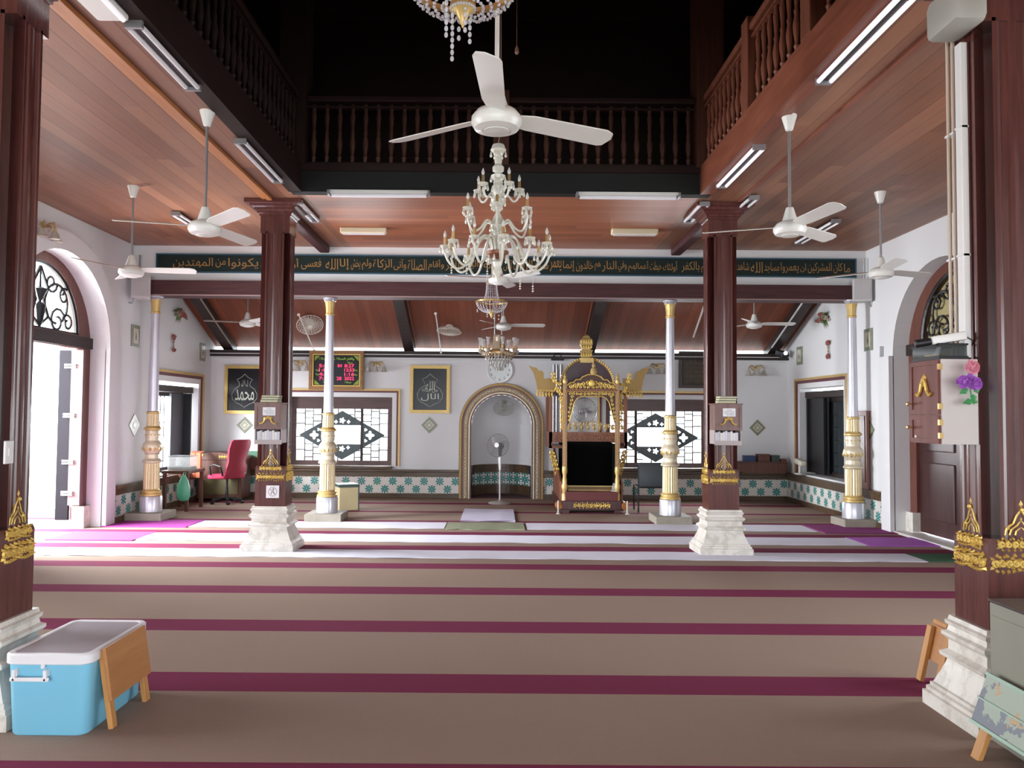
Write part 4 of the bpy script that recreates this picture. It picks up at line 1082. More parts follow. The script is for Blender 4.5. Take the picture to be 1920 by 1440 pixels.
# dried flower sprays
DRY = mat('dried_flowers', (.34, .26, .20), .8, nscale=30, var=.5); RDF = mat('dusky_red_flowers', (.30, .09, .08), .8, nscale=30, var=.4); LVS = mat('olive_leaves', (.13, .17, .07), .7)
def spray(px, py, s, label, kind):
    p = PX(px, py, s * XW); t = thing('dried_flower_spray' if kind else 'hanging_flower_posy', label, 'flowers', p, -s * PI / 2)
    A, B, L = MB(), MB(), MB(); fr = fN(0, 0, 0); rr = random.Random(px)
    if kind:
        for i in range(46):
            a = rr.uniform(-.25, PI + .25) + PI; q = rr.uniform(.05, .27); x, z = q * math.cos(a) * .9, -q * .35 + .10 + (.16 - q) * .4 * rr.random()
            (A if i % 3 else L).ball((x, -.03 - rr.random() * .04, z), rr.uniform(.014, .03), 6)
            leafs(L, fr, 0, .08, q, .012, a + .2, .02)
        for i in range(7): B.ball((rr.uniform(-.09, .09), -.08, rr.uniform(-.02, .10)), .03, 7)
        A.build('dried_heads', DRY, t); B.build('blossoms', RDF, t); L.build('leaves', LVS, t)
    else:
        for z in (.11, -.12):
            for i in range(7): B.ball((rr.uniform(-.04, .04), -.04, z + rr.uniform(-.03, .03)), .026, 7)
        A.tube([(0, -.02, .1), (.01, -.03, 0), (0, -.02, -.1)], .008, 6)
        for i in range(4): A.ball((rr.uniform(-.02, .02), -.03, rr.uniform(-.06, .06)), .014, 6)
        A.build('ribbon', DRY, t); B.build('blossoms', RDF, t)
spray(334, 592, -1, 'fan shaped dried flower spray on the side wall under the sloping rafter, doorway side', 1)
spray(1547, 600, 1, 'fan shaped dried flower spray on the side wall under the sloping rafter, bookshelf side', 1)
spray(322, 645, -1, 'little hanging flower posy on the side wall above the window, doorway side', 0)
spray(1556, 655, 1, 'little hanging flower posy on the side wall above the window, bookshelf side', 0)

# frieze with the running inscription
a = PY(296, 499, YF); b = PY(1602, 506, YF)
t = thing('inscription_frieze', 'long dark green frieze board with golden running inscription above the beam', 'inscription', ((a.x + b.x) / 2, YF, 3.815))
hh = .125; wd = (b.x - a.x) / 2
MB().box(-wd, wd, -.025, 0, -hh, hh).build('board', mat('deep_green_board', (.012, .022, .020), .6, 0, .2, nscale=2), t)
BLU = mat('blue_edge', (.02, .08, .13), .5)
V = MB(); V.box(-wd - .02, wd + .02, -.032, 0, hh, hh + .018).box(-wd - .02, wd + .02, -.032, 0, -hh - .018, -hh).box(-wd - .02, -wd, -.032, 0, -hh, hh).box(wd, wd + .02, -.032, 0, -hh, hh); V.build('border', BLU, t)
GL = mat('ochre_lettering', (.36, .20, .06), .5, 0, .4)
txt = ['ما كان للمشركين أن يعمروا مساجد الله شاهدين على أنفسهم بالكفر', 'أولئك حبطت أعمالهم وفي النار هم خالدون إنما يعمر مساجد الله من آمن', 'بالله واليوم الآخر وأقام الصلاة وآتى الزكاة ولم يخش إلا الله', 'فعسى أولئك أن يكونوا من المهتدين']
segs = [(wd * .99, .47), (.47 * wd, -.02), (-.03 * wd, -.52 * wd), (-.53 * wd, -.97 * wd)]
bounds = [.985, .49, -.02, -.53, -.97]
for i, s_ in enumerate(txt):
    x1, x0 = bounds[i] * wd, bounds[i + 1] * wd + .04
    ws = s_.split(' '); tot = sum(len(w) + .55 for w in ws); x = x1
    for w in ws:
        q = (x1 - x0) * (len(w) + .55) / tot; ww = q * len(w) / (len(w) + .55)
        text_mesh('golden_word', arabic(w), GL, t, Vector(((a.x + b.x) / 2 + x - ww / 2, YF - .026, 3.815)), (1, 0, 0), (0, 0, 1), width=ww, height=.165 if len(w) > 2 else .13)
        x -= q

# loudspeakers at the ends of the beam
for px, py, s, lb in ((265, 539, -1, 'boxy white loudspeaker at the beam end near the bright doorway'), (1616, 545, 1, 'boxy white loudspeaker at the beam end near the closed door')):
    p = PY(px, py, 11.35); t = thing('wall_loudspeaker', lb, 'loudspeaker', p, -s * .35)
    MB().box(-.13, .13, -.10, .12, -.17, .17, bev=.012).build('cabinet', mat('grey_white_plastic', (.52, .51, .50), .5), t)
    MB().box(-.11, .11, -.108, -.10, -.14, .15, bev=.003).build('grille', mat('pale_grille', (.44, .42, .42), .7), t)
    MB().tube([(s * .10, 0, -.17), (s * .12, .05, -.23), (s * .2, .1, -.22)], .012, 6).build('bracket', GREYM, t)
    V = MB().tube([(s * .06 - s * .02, .10, .17), (s * .04, .11, .50)], .014, 6); V.build('conduit', GREYM, t)

# ------------------------------------------------------------------ oscillating fans
t = orbit_fan(PY(842, 620, 14.1), .225, 1.38, -.45, 'white oscillating fan hanging from the roof beside the niche side picture', GOLDW := mat('ivory_enamel', (.70, .67, .58), .35))
t = orbit_fan(PY(581, 608, 13.9), .235, .85, .35, 'white oscillating fan hanging from the roof above the prayer time board', GOLDW)
for (x0, y0, x1, y1, Y, lb) in ((817, 588, 827, 661, 14.45, 'white conduit pole with round caps behind the hanging oscillating fan near the niche'), (560, 590, 589, 657, 14.45, 'white conduit pole behind the hanging oscillating fan above the prayer board')):
    a = PY(x0, y0, 13.62); b = PY(x1, y1, 14.58); m_ = (a + b) / 2
    t = thing('conduit_pole', lb, 'pole', b); V = MB(True).tube([a, m_, b], .011, 8); V.ball(a, .028, 8); V.ball(b, .024, 8); V.build('pole', PVC, t, smooth=True)
orbit_fan(PY(945, 764, 15.15), .20, .75, 0, 'small oscillating fan high inside the prayer niche', mat('grey_green_enamel', (.40, .41, .36), .5))
orbit_fan(PY(1096, 770, 14.45), .235, -.1, .25, 'wall fan seen through the pulpit opening', GREYM)
# pedestal fan
p = PZ(937, 944, 0)
t = thing('pedestal_fan', 'grey pedestal fan with round base standing before the prayer niche', 'fan', p)
MB().lathe([(.20, 0), (.205, .012), (.19, .025), (.06, .045), (.03, .06)], n=32).build('base', mat('taupe_plastic', (.30, .26, .25), .5), t, smooth=True)
MB().lathe([(.017, .05), (.017, .62)], n=12).build('pole', mat('grey_lilac_pole', (.50, .45, .48), .35, .3), t, smooth=True)
MB().lathe([(.020, .60), (.034, .80), (.030, .84), (.018, .85)], n=16).build('pole_sleeve', PVC, t, smooth=True)
a, b, c = MB(), MB(), MB(); fan_head(a, b, c, .205)
h = a.build('cage', GREYM, t); h2 = b.build('blades', mat('smoke_blades', (.25, .25, .26), .3, alpha=.45, plain=True), t); h3 = c.build('motor', mat('dark_grey_plastic', (.06, .06, .07), .4), t, smooth=True)
h4 = MB().lathe([(.001, -.085), (.042, -.082), (.046, -.07)], n=20, axis='Y').build('hub_badge', PVC, t)
for q in (h, h2, h3, h4): q.location = (-.035, -.03, 1.035); q.rotation_euler = (-.12, 0, -.35)
MB().box(-.03, .03, -.02, .05, .84, 1.0, bev=.01).build('neck', MATS['dark_grey_plastic'], t)
# ------------------------------------------------------------------ the carved pulpit
def pulpit():
    x0, x1, yf, yr = .99, 2.05, 12.62, 14.35
    cx = (x0 + x1) / 2
    t = thing('carved_pulpit', 'tall carved and gilded wooden pulpit with winged eaves and domed hood beside the niche', 'pulpit', (cx, yf, 0))
    DW = wood('pulpit_dark_wood', (.045, .016, .018), (.085, .030, .032), .35, .5); RW = wood('pulpit_red_wood', (.16, .05, .03), (.28, .11, .06), .4, .4)
    RL = mat('red_lacquer', (.11, .012, .012), .35); BK = mat('pulpit_inner_shade', (.004, .004, .004), 1.0, 0, .05, plain=True)  # flat black on the inner panels stands in for shade inside the pulpit
    TW = mat('worn_gilt_wood', (.34, .20, .10), .45, .35, var=.4, nscale=60)
    B = lambda: MB(True)
    # base with gilded panel and scrolled ends
    V = B(); V.box(x0 + .05, x1 - .05, yf, yf + .10, .05, .20, bev=.01).box(x0, x1, yf + .08, yr, .03, .19)
    V.box(x0 + .06, x0 + .16, yf + .0, yf + .12, 0, .05).box(x1 - .16, x1 - .06, yf, yf + .12, 0, .05); V.build('base', DW, t)
    V = B(); fr = fN(cx, yf - .004, .125); scroll_band(V, fr, .60, .095, 9, .007); V.build('gilded_base_panel', GOLD, t)
    for s, x in ((-1, x0 + .0), (1, x1 - .0)):
        V = B().lathe([(.001, -.02), (.055, -.02), (.065, .0), (.065, .12), (.001, .12)], (x, yf + .03, .115), 20, axis='Y')
        relief(V, fN(x, yf + .005, .115), curl(0, 0, .045, 1.5), .008); V.build('scrolled_end', mat('gilt_red', (.42, .15, .04), .4, .4), t)
    B().box(x0 + .10, x1 - .10, yf + .03, yf + .4, .19, .34).build('step', RL, t)
    V = B(); V.box(x0 + .12, x1 - .12, yf + .30, yf + .34, .34, .42); V.build('riser', mat('brown_gilt_riser', (.17, .09, .03), .4, .2), t)
    V = B(); V.box(x0 + .12, x1 - .12, yf + .285, yf + .30, .405, .418).box(x0 + .12, x1 - .12, yf + .285, yf + .30, .340, .350); V.build('gold_line', GOLDP, t)
    # sloping stair side boards
    for x in (x0 + .02, x1 - .04):
        B().rings([[(x, yf + .1, .19), (x + .03, yf + .1, .19), (x + .03, yr, .19), (x, yr, .19)], [(x, yf + .1, .50), (x + .03, yf + .1, .50), (x + .03, yr, 1.0), (x, yr, 1.0)]]).build('stair_side', RW, t)
    B().box(x0 + .15, x1 - .15, yf + .55, yf + .60, .19, 1.14).build('inner_panel', BK, t)
    B().box(x0 + .12, x0 + .15, yf + .1, yr, .19, 1.12).build('inner_side', BK, t); B().box(x1 - .15, x1 - .12, yf + .1, yr, .19, 1.12).build('inner_side', BK, t)
    # front posts: turned feet, tapering shafts, knobs
    pl, pr = 1.083, 1.944
    for x in (pl, pr):
        B().lathe([(.050, .19), (.050, .30), (.036, .32), (.046, .38), (.054, .43), (.036, .48), (.040, .52), (.028, .60), (.045, .66), (.042, .74), (.034, .76)], (x, yf + .08, 0), 14).build('turned_foot', GOLDP, t, smooth=True)
        V = B().box(x - .036, x + .036, yf + .045, yf + .115, .75, 2.10, bev=.006); V.build('front_post', TW, t)
        V = B()
        for i in range(40): V.ico((x, yf + .042, .80 + i * .032), .011, 1)
        V.build('bead_row', GOLDP, t)
        B().lathe([(.03, 2.10), (.042, 2.13), (.036, 2.18), (.02, 2.20), (.028, 2.225), (.01, 2.26), (.002, 2.30)], (x, yf + .08, 0), 14).build('post_knob', GOLDP, t, smooth=True)
    f0 = (Vector((cx, yf + .06, 0)), *fb[1:]); hw = (pr - pl) / 2 - .03
    B().box(pl, pr, yf + .04, yf + .11, 1.985, 2.02, bev=.005).build('lintel', RW, t)
    # lobed pierced arch under the lintel
    arch_in = [(-hw + .04, 1.50), (-hw + .115, 1.80), (-hw + .17, 1.875), (-hw + .23, 1.90), (hw - .23, 1.90), (hw - .17, 1.875), (hw - .115, 1.80), (hw - .04, 1.50)]
    V = B().plate([(-hw, 1.40), (-hw, 1.985), (hw, 1.985), (hw, 1.40)] + list(reversed(arch_in)), [], 0, .012, f0)
    V.build('arch_backing', mat('arch_dark_backing', (.07, .03, .02), .5), t)
    V = B(); fr = fN(cx, yf + .055, 0)
    relief(V, fr, arch_in, .008); relief(V, fr, [(-hw, 1.975), (hw, 1.975)], .006)
    for i in range(13):
        x = -hw + .05 + i * (2 * hw - .1) / 12; relief(V, fr, curl(x, 1.94, .026, 1.2, 1 if i < 6.5 else -1, i), .006)
        leafs(V, fr, x, 1.94, .03, .01, i * 1.3, .012)
    for s in (-1, 1):
        for i in range(7):
            z = 1.90 - i * .065; x = s * (hw - .035 - max(0, .045 - i * .012)); relief(V, fr, curl(x, z, .026 - i * .001, 1.2, s, i), .006); leafs(V, fr, x, z, .04, .012, -PI / 2, .012)
    V.build('pierced_scrollwork', GOLD, t)
    # crest
    prof = [(-.43, 0), (-.41, .05), (-.35, .10), (-.30, .105), (-.26, .15), (-.19, .155), (-.15, .20), (-.06, .235), (0, .24)]
    out = prof + [(-x, z) for x, z in reversed(prof[:-1])]
    f1 = (Vector((cx, yf + .07, 2.02)), *fb[1:])
    B().plate(out, [], 0, .012, f1).build('crest_backing', MATS['arch_dark_backing'], t)
    V = B(); fr = fN(cx, yf + .066, 2.02); relief(V, fr, out, .011)
    for i in range(11):
        x = -.34 + i * .068; hgt = .20 - abs(x) * .42
        relief(V, fr, curl(x, hgt * .62, .034, 1.3, 1 if x < 0 else -1, i), .009); relief(V, fr, curl(x + .02, .028, .024, 1.2, -1 if x < 0 else 1, i), .007)
        leafs(V, fr, x, hgt * .3, .05, .016, PI / 2 + x * 2, .02)
    V.ball((cx, yf + .05, 2.11), .055, 10, (1, .4, 1)); V.build('gilded_crest', GOLD, t)
    B().lathe([(.035, 2.25), (.055, 2.29), (.045, 2.35), (.018, 2.38), (.032, 2.41), (.014, 2.44), (.006, 2.50), (.001, 2.53)], (cx + .03, yf + .08, 0), 16).build('front_finial', GOLDP, t, smooth=True)
    # raised kiosk behind
    k0, k1, ky0, ky1 = .86, 2.20, 13.25, 14.3
    V = B(); V.box(k0, k1, ky0, ky0 + .04, 1.12, 1.30).box(k0, k0 + .04, ky0, ky1, 1.02, 1.30).box(k1 - .04, k1, ky0, ky1, 1.02, 1.30).box(k0, k1, ky0, ky1, 1.02, 1.06); V.build('kiosk_skirt', RW, t)
    V = B(); scroll_band(V, fN((k0 + k1) / 2, ky0 - .004, 1.21), 1.2, .10, 14, .006); V.build('skirt_carving', mat('worn_copper', (.36, .17, .10), .45, .3), t)
    for x in (k0 + .03, k1 - .03):
        for y in (ky0 + .03, ky1 - .03): B().box(x - .03, x + .03, y - .03, y + .03, 1.02, 2.02, bev=.005).build('kiosk_post', RW, t)
        s = -1 if x < cx else 1
        V = B(); fr = fN(x + s * .0, ky0 - .01, .98)
        for i in range(5): relief(V, fr, curl(-s * (.02 + i * .025), -.03 - i * .07, .045 - i * .004, 1.3, s, i), .014); leafs(V, fr, -s * (.02 + i * .02), -.06 - i * .07, .09, .03, -PI / 2 + .3 * s, .03)
        V.build('gilded_bracket', GOLD, t)
    V = B(); V.box(k0 - .03, k1 + .03, ky0 - .03, ky1 + .03, 1.93, 2.02); V.build('kiosk_cornice', DW, t)
    V = B(); fr = fN((k0 + k1) / 2, ky0 + .05, 1.30)
    for i in range(9):
        x = -.42 + i * .105; relief(V, fr, curl(x, .05 + .10 * math.cos(x * 3), .05, 1.3, 1 if i < 4.5 else -1, i), .010); leafs(V, fr, x, .02, .12, .03, PI / 2, .03)
    V.build('inner_crest', GOLDP, t)
    # winged eaves
    for s in (-1, 1):
        xb = k0 - .02 if s < 0 else k1 + .02
        fin = [(0, .0), (0, .24), (.10, .23), (.20, .22), (.21, .33), (.26, .37), (.28, .34), (.32, .40), (.46, .44), (.38, .33), (.34, .20), (.31, .04), (.28, 0)]
        pts = [(s * a, b) for a, b in fin]
        fe = (Vector((xb + (.12 if s < 0 else -.12), 13.1, 1.98)), *fb[1:])
        B().plate(pts, [], 0, .05, fe).build('eave_wing', OLDGOLD, t)
        V = B(); fr = fN(fe[0].x, 13.09, 1.98)
        for i in range(6): leafs(V, fr, s * (.06 + i * .05), .01, .11, .024, -PI / 2, .02); relief(V, fr, curl(s * (.05 + i * .05), .02, .02, 1.2, s, i), .007)
        V.build('eave_fringe', GOLD, t)
        V = B(); rr = random.Random(5); xx = (pl - .05) if s < 0 else (pr + .05); fr = fN(xx, yf + .09, 0)
        for i in range(17):
            z = 2.26 - i * .055; ox = s * max(.0, .20 - i * .028) * rr.uniform(.3, 1.0)
            relief(V, fr, curl(ox, z, .032, 1.3, s * (1 if i % 2 else -1), i), .009); leafs(V, fr, ox, z, .075, .022, rr.uniform(0, 6.3), .022)
        V.build('side_scrollwork', GOLD, t)
    # hood: dark tympanum with beaded gilt rim and lotus tower
    hx, hz, hy = cx + .015, 2.10, 13.45
    arcp = arc(0, 0, .46, PI, 0, 26, .47)
    B().plate(arcp, [], 0, .5, (Vector((hx, hy, hz)), *fb[1:])).build('hood', mat('maroon_lacquer', (.05, .016, .024), .3), t)
    V = B(); V.tube([(hx + x, hy - .01, hz + z) for x, z in arcp], .020, 8)
    for i, (x, z) in enumerate(arc(0, 0, .475, PI, 0, 34, .485)): V.ball((hx + x, hy - .025, hz + z), .017, 6, (1, 1, 1.3))
    V.build('beaded_rim', GOLDP, t)
    B().sq([(.11, 2.50), (.11, 2.58), (.07, 2.60), (.085, 2.66), (.11, 2.72), (.07, 2.73), (.075, 2.76), (.105, 2.82), (.10, 2.90), (.06, 2.94), (.05, 2.97), (.01, 3.0)], (hx - .02, hy + .05, 0)).build('lotus_tower', GOLDP, t)
    V = B()
    for z, r in ((2.60, .085), (2.74, .09), (2.83, .10)):
        for i in range(5): leafs(V, fN(hx - .02, hy + .05 - r - .01, z), -.085 + i * .042, 0, .085, .02, PI / 2, .015)
    V.build('lotus_petals', GOLD, t)
    return t
pulpit()
p = PY(1150, 930, 12.8)
t = thing('glass_jar', 'little clear glass jar on a plate on the pulpit step', 'jar', (1.90, 12.70, .345))
MB().lathe([(.03, .01), (.045, .03), (.045, .09), (.03, .11), (.03, .13), (.012, .145)], n=16).build('jar', GHOST, t, smooth=True); MB().lathe([(.03, 0), (.07, .008), (.07, .012), (.02, .012)], n=20).build('plate', PVC, t)
for x in (.965, 2.075):
    t = thing('prayer_candle', 'white candle beside the pulpit base, ' + ('niche side' if x < 1.5 else 'dark chair side'), 'candle', (x, 12.50, 0)); MB().lathe([(.035, 0), (.035, .01), (.013, .02), (.013, .20), (.004, .22)], n=10).build('candle', CRT, t)
# conduits on the end wall beside the pulpit, with a cap
t = thing('wall_conduit', 'grey vertical conduits with looped cable on the end wall behind the pulpit wing', 'conduit', (1.15, YB - .05, 2.0))
V = MB(True)
for x in (1.03, 1.09, 1.17): V.tube([(x, YB - .02, 1.2), (x, YB - .02, 2.55)], .014, 6)
V.build('conduit', GREYM, t); MB(True).box(.98, 1.22, YB - .10, YB, 2.62, 2.68, bev=.01).tube([(1.02, YB - .13, 2.68), (1.05, YB - .14, 2.76), (1.14, YB - .14, 2.76), (1.17, YB - .13, 2.68)], .012, 6).build('junction_box', BLACKM, t)

# ------------------------------------------------------------------ book boxes on the far columns
SAGEB = mat('sage_book_cover', (.09, .11, .06), .5); GILT = mat('gilt_page_edges', (.60, .56, .38), .5, nscale=40)
def book_box(cx, yface, zt, label, side):
    t = thing('notice_box', label, 'box', (cx, yface, zt - .46))
    w = .155
    MB().box(-w, w, -.21, 0, .17, .46, bev=.004).box(-w - .012, w + .012, -.222, 0, .46, .475, bev=.003).build('carcass', wood('box_wood', (.16, .085, .075), (.24, .14, .125), .35, .5), t)
    MB().plate(rect(-w, w, .17, .46), [rect(-w + .03, w - .03, .20, .43)], -.222, .012, (Vector((0, 0, 0)), *fb[1:])).build('door_frame', MATS['box_wood'], t)
    MB().box(-w, w, -.20, 0, 0, .012).box(-w, -w + .01, -.20, 0, 0, .17).box(w - .01, w, -.20, 0, 0, .17).box(-w, w, -.205, -.198, 0, .05).build('open_shelf', mat('clear_grey_rack', (.45, .38, .38), .3), t)
    V = MB(); fr = fN(0, -.223, .285)
    for s in (-1, 1):
        relief(V, fr, [(0, .02), (s * .03, .01), (s * .045, -.03), (s * .07, -.05), (s * .095, -.045)], .009); relief(V, fr, curl(s * .03, .01, .018, 1.1, s), .006)
    V.ball((0, -.225, .305), .018, 8, (1, .5, 1)); V.build('gilded_mount', GOLD, t)
    pa = thing('paper_notice', 'printed white paper notice stuck on the box door, ' + side, 'notice', (cx + .01, yface - .214, zt - .085))
    MB().box(-.072, .072, -.003, 0, -.048, .045).build('sheet', PAPER, pa); rr = random.Random(3)
    V = MB()
    for z, w_ in ((.025, .05), (.005, .11), (-.015, .10), (-.032, .06)):
        x = -w_ / 2
        while x < w_ / 2: q = rr.uniform(.008, .022); V.box(x, x + q, -.0045, -.003, z - .004, z + .004); x += q + .005
    V.build('faint_lines', mat('grey_print', (.35, .35, .38), .8), pa)
    x = -w + .018; i = 0; rr = random.Random(int(cx * 10))
    cols = ((.78, .78, .82), (.70, .70, .76), (.62, .60, .66), (.80, .76, .74))
    while x < w - .03:
        q = rr.uniform(.014, .032); n = ('grey_white_booklet_%d' % (i % 4)).replace('_0', '').replace('_1', '_b').replace('_2', '_c').replace('_3', '_d')
        b = MB().box(0, q - .002, -.145, 0, 0, rr.uniform(.125, .15)).build('booklet', mat(n, cols[i % 4], .7, var=.05)); b.location = (cx + x, yface - .03, zt - .447)
        tag(b, 'thin pale booklet filed upright in the open rack, ' + side, 'book', 'booklets in the rack, ' + side); x += q; i += 1
    z = 0
    for i, (w_, h_) in enumerate(((.17, .030), (.165, .026), (.17, .024))):
        zz = zt + .016 + z; b = thing('holy_book', 'green bound book lying flat on the box, %s of the stack, %s' % (('bottom', 'middle', 'top')[i], side), 'book', (cx + .005 * i, yface - .11, zz))
        b.rotation_euler = (0, 0, .05 * (i - 1)); MB().box(-w_ / 2 - .02, w_ / 2 + .02, -.075, .075, 0, .004).box(-w_ / 2 - .02, w_ / 2 + .02, -.075, .075, h_ - .004, h_).build('cover', SAGEB, b)
        MB().box(-w_ / 2 - .014, w_ / 2 + .014, -.072, .07, .004, h_ - .004).build('pages', GILT, b); z += h_ + .001
book_box(PY(503, 800, 8.8).x, CYF - .148, PY(503, 757, 8.8).z, 'wooden notice box with gilt mount and booklet rack fixed to the doorway side column', 'doorway side')
book_box(PY(1365, 800, 8.8).x, CYF - .148, PY(1365, 759, 8.8).z, 'wooden notice box with gilt mount and booklet rack fixed to the pulpit side column', 'pulpit side')
p = PY(511, 922, 8.98)
t = thing('prohibition_sign', 'small white square sign with crossed circle low on the wooden column foot', 'sign', (p.x, 8.985, p.z))
MB().box(-.075, .075, -.004, .0, -.072, .072).build('plate', PAPER, t); SG = mat('sign_red_grey', (.42, .28, .28), .6)
V = MB(); fr = fN(0, -.004, 0); relief(V, fr, arc(0, 0, .05, 0, 2 * PI, 24), .003); relief(V, fr, [(-.035, .035), (.035, -.035)], .003); V.build('crossed_circle', SG, t)
V = MB(); relief(V, fr, [(-.02, -.03), (-.005, 0), (.012, .012), (.0, .03)], .004); relief(V, fr, [(.012, .0), (.02, -.03)], .004); V.ball((.01, -.006, .032), .008, 6); V.build('figure', mat('sign_dark', (.2, .16, .18), .6), t)

# ------------------------------------------------------------------ corner by the red chair
def office_chair():
    p = PZ(425, 944, 0); t = thing('office_chair', 'crimson high backed office chair on black castors in the corner', 'chair', p, math.radians(150))
    RC = mat('crimson_fabric', (.42, .035, .085), .8, 0, .25, var=.08); RC2 = mat('crimson_shell', (.36, .035, .065), .55)
    # local +X is forward
    V = MB(); V.rings([[(-.22 + .02 * math.sin(i), -.22 + .044 * j, 0) for j in range(11)] for i in range(1)]) if False else None
    V = MB().obox((.02, 0, .475), (.46, .46, .085), (0, .04, 0), .035); V.build('seat', RC, t, smooth=True)
    def back(off, w0, w1, thick):
        pr = [(.46, -.19, .17), (.54, -.225, .205), (.64, -.245, .205), (.74, -.250, .175), (.86, -.275, .195), (.98, -.315, .215), (1.08, -.35, .205), (1.12, -.365, .17)]
        rg = []
        for z, x, w in pr:
            w = w * w0
            rg.append([(x + off + thick * (.5 if abs(a) < .6 else .1) + (.05 * (a * a)), w * a, z) for a in (-1, -.6, -.2, .2, .6, 1)] + [(x + off - thick * .4 + .05 * a * a, w * a, z) for a in (1, .6, .2, -.2, -.6, -1)])
        return MB().rings(rg)
    back(0, 1, 1, .06).build('backrest', RC, t, smooth=True, angle=60); back(-.035, 1.04, 1, .02).build('back_shell', RC2, t, smooth=True, angle=60)
    for s in (-1, 1): MB().tube([(-.18, s * .25, .50), (-.16, s * .28, .66), (.0, s * .28, .69), (.12, s * .28, .66), (.12, s * .25, .50)], .016, 8).build('armrest', BLACKM, t, smooth=True)
    MB().lathe([(.05, .10), (.028, .12), (.025, .30), (.020, .31), (.020, .43)], n=14).build('gas_column', BLACKM, t, smooth=True)
    for k in range(5):
        a = 2 * PI * k / 5; l = MB().bar((0, 0, .105), (.26 * math.cos(a), .26 * math.sin(a), .075), .035, .03).build('base_leg', BLACKM, t)
        MB().lathe([(.001, -.02), (.028, -.02), (.028, .02), (.001, .02)], (.26 * math.cos(a), .26 * math.sin(a), .028), 12, axis='Y').build('castor', BLACKM, l)
office_chair()
DK = wood('corner_desk_wood', (.075, .028, .018), (.13, .052, .035), .35, .45)
t = thing('carved_desk', 'dark wooden desk with arched gilded front edge behind the crimson chair', 'desk', (-5.0, 14.16, 0))
V = MB(); V.box(-.40, .40, -.25, .25, .04, .74, bev=.01)
V.rings([[(x, y, z) for x, z in [(-.42, .74)] + [(-.42 + .84 * i / 12, .80 + .07 * math.cos((i / 12 - .35) * 2.6)) for i in range(13)] + [(.42, .74)]] for y in (-.27, .28)]); V.build('carcass', DK, t)
V = MB(); scroll_band(V, fN(.12, -.275, .795), .26, .06, 6, .006); V.ball((-.30, -.275, .82), .028, 8, (1, .5, 1)); V.build('gilded_motif', GOLD, t)
MB().box(-.34, .34, -.262, -.25, .12, .40, bev=.004).build('lower_panel', mat('olive_panel', (.09, .07, .025), .5), t)
t = thing('side_table', 'narrow brown table against the side wall behind the corner silver column', 'table', (-5.17, 12.75, 0))
MB().box(-.22, .22, -.35, .35, .60, .65, bev=.006).build('tabletop', DK, t)
for x in (-.18, .18):
    for y in (-.30, .30): MB().box(x - .025, x + .025, y - .025, y + .025, 0, .60).build('leg', DK, t)
t = thing('glass_tank', 'small glass tank with dark rim standing on the narrow side table', 'tank', (-5.17, 12.70, .65))
MB().plate(rect(-.18, .18, -.16, .16), [rect(-.172, .172, -.152, .152)], 0, .22, (Vector((0, 0, 0)), Vector((1, 0, 0)), Vector((0, 1, 0)), Vector((0, 0, 1)))).build('glass_walls', GHOST, t)
MB().plate(rect(-.185, .185, -.165, .165), [rect(-.165, .165, -.145, .145)], .215, .012, (Vector((0, 0, 0)), Vector((1, 0, 0)), Vector((0, 1, 0)), Vector((0, 0, 1)))).build('rim', GREYM, t)
MB().box(-.17, .17, -.15, .15, 0, .05).build('contents', mat('murky_green', (.10, .14, .12), .5, nscale=30, var=.5), t)
V = MB(); n = 14; rg = []
for z, w, d in ((.58, .03, .02), (.50, .07, .03), (.40, .10, .05), (.28, .11, .055), (.20, .08, .04), (.18, .03, .02)):
    rg.append([(w * math.cos(2 * PI * i / n) * (1 + .12 * math.sin(5 * i)), d * math.sin(2 * PI * i / n), z) for i in range(n)])
t = thing('plastic_bag', 'green plastic bag hanging from the narrow table by the corner silver column', 'bag', (-4.99, 12.32, 0)); V.rings(rg).build('bag', mat('green_plastic', (.10, .42, .26), .35, 0, .5), t, smooth=True)
MB().tube([(-.02, 0, .57), (-.015, .03, .63), (.015, .03, .63), (.02, 0, .57)], .004, 5).build('handle', MATS['green_plastic'], t)
t = thing('draped_cloth', 'orange red cloth hanging over the end of the corner desk', 'cloth', (-5.30, 13.58, .44)); V = MB()
V.rings([[(.03 * (i % 2) + x, y - .02 * math.sin(3 * i), z) for i, x in enumerate((-.10, -.05, 0, .05, .10))] for y, z in ((.02, 0), (0, .2), (.0, .44), (.15, .46), (.3, .45))], closed=False); V.build('cloth', mat('orange_red_cloth', (.38, .09, .04), .85), t)

# low shelves on the ledge with books
SHW = wood('shelf_brown_wood', (.10, .042, .030), (.17, .075, .055), .4, .4)
def ledge_shelf(x0, x1, label):
    t = thing('low_shelf', label, 'shelf', ((x0 + x1) / 2, YB - .14, .535)); w = (x1 - x0) / 2
    MB().box(-w, w, -.13, .12, 0, .02).box(-w, w, -.13, .12, .19, .21).box(-w, -w + .02, -.13, .12, 0, .2).box(w - .02, w, -.13, .12, 0, .2).box(-w, w, .10, .12, 0, .2).build('carcass', SHW, t)
    MB().box(-w + .02, w - .02, -.125, -.10, .02, .185).build('front', SHW, t)
ledge_shelf(4.50, 5.38, 'low brown wooden shelf on the tiled ledge carrying boxes and books, bookshelf corner')
ledge_shelf(-4.98, -4.1, 'low brown wooden shelf on the tiled ledge behind the crimson chair')
def small_box(nm, lab, x0, x1, h, m, z=.745, y=YB - .22, lid=None):
    t = thing(nm, lab, 'box', ((x0 + x1) / 2, y, z)); w = (x1 - x0) / 2
    MB().box(-w, w, 0, .16, 0, h * .8, bev=.004).build('body', m, t); MB().box(-w - .004, w + .004, -.004, .164, h * .78, h, bev=.004).build('lid', lid or m, t)
small_box('book', 'blue bound book standing on the ledge shelf beside the brown box', 4.60, 4.80, .11, mat('navy_cover', (.03, .06, .16), .5))
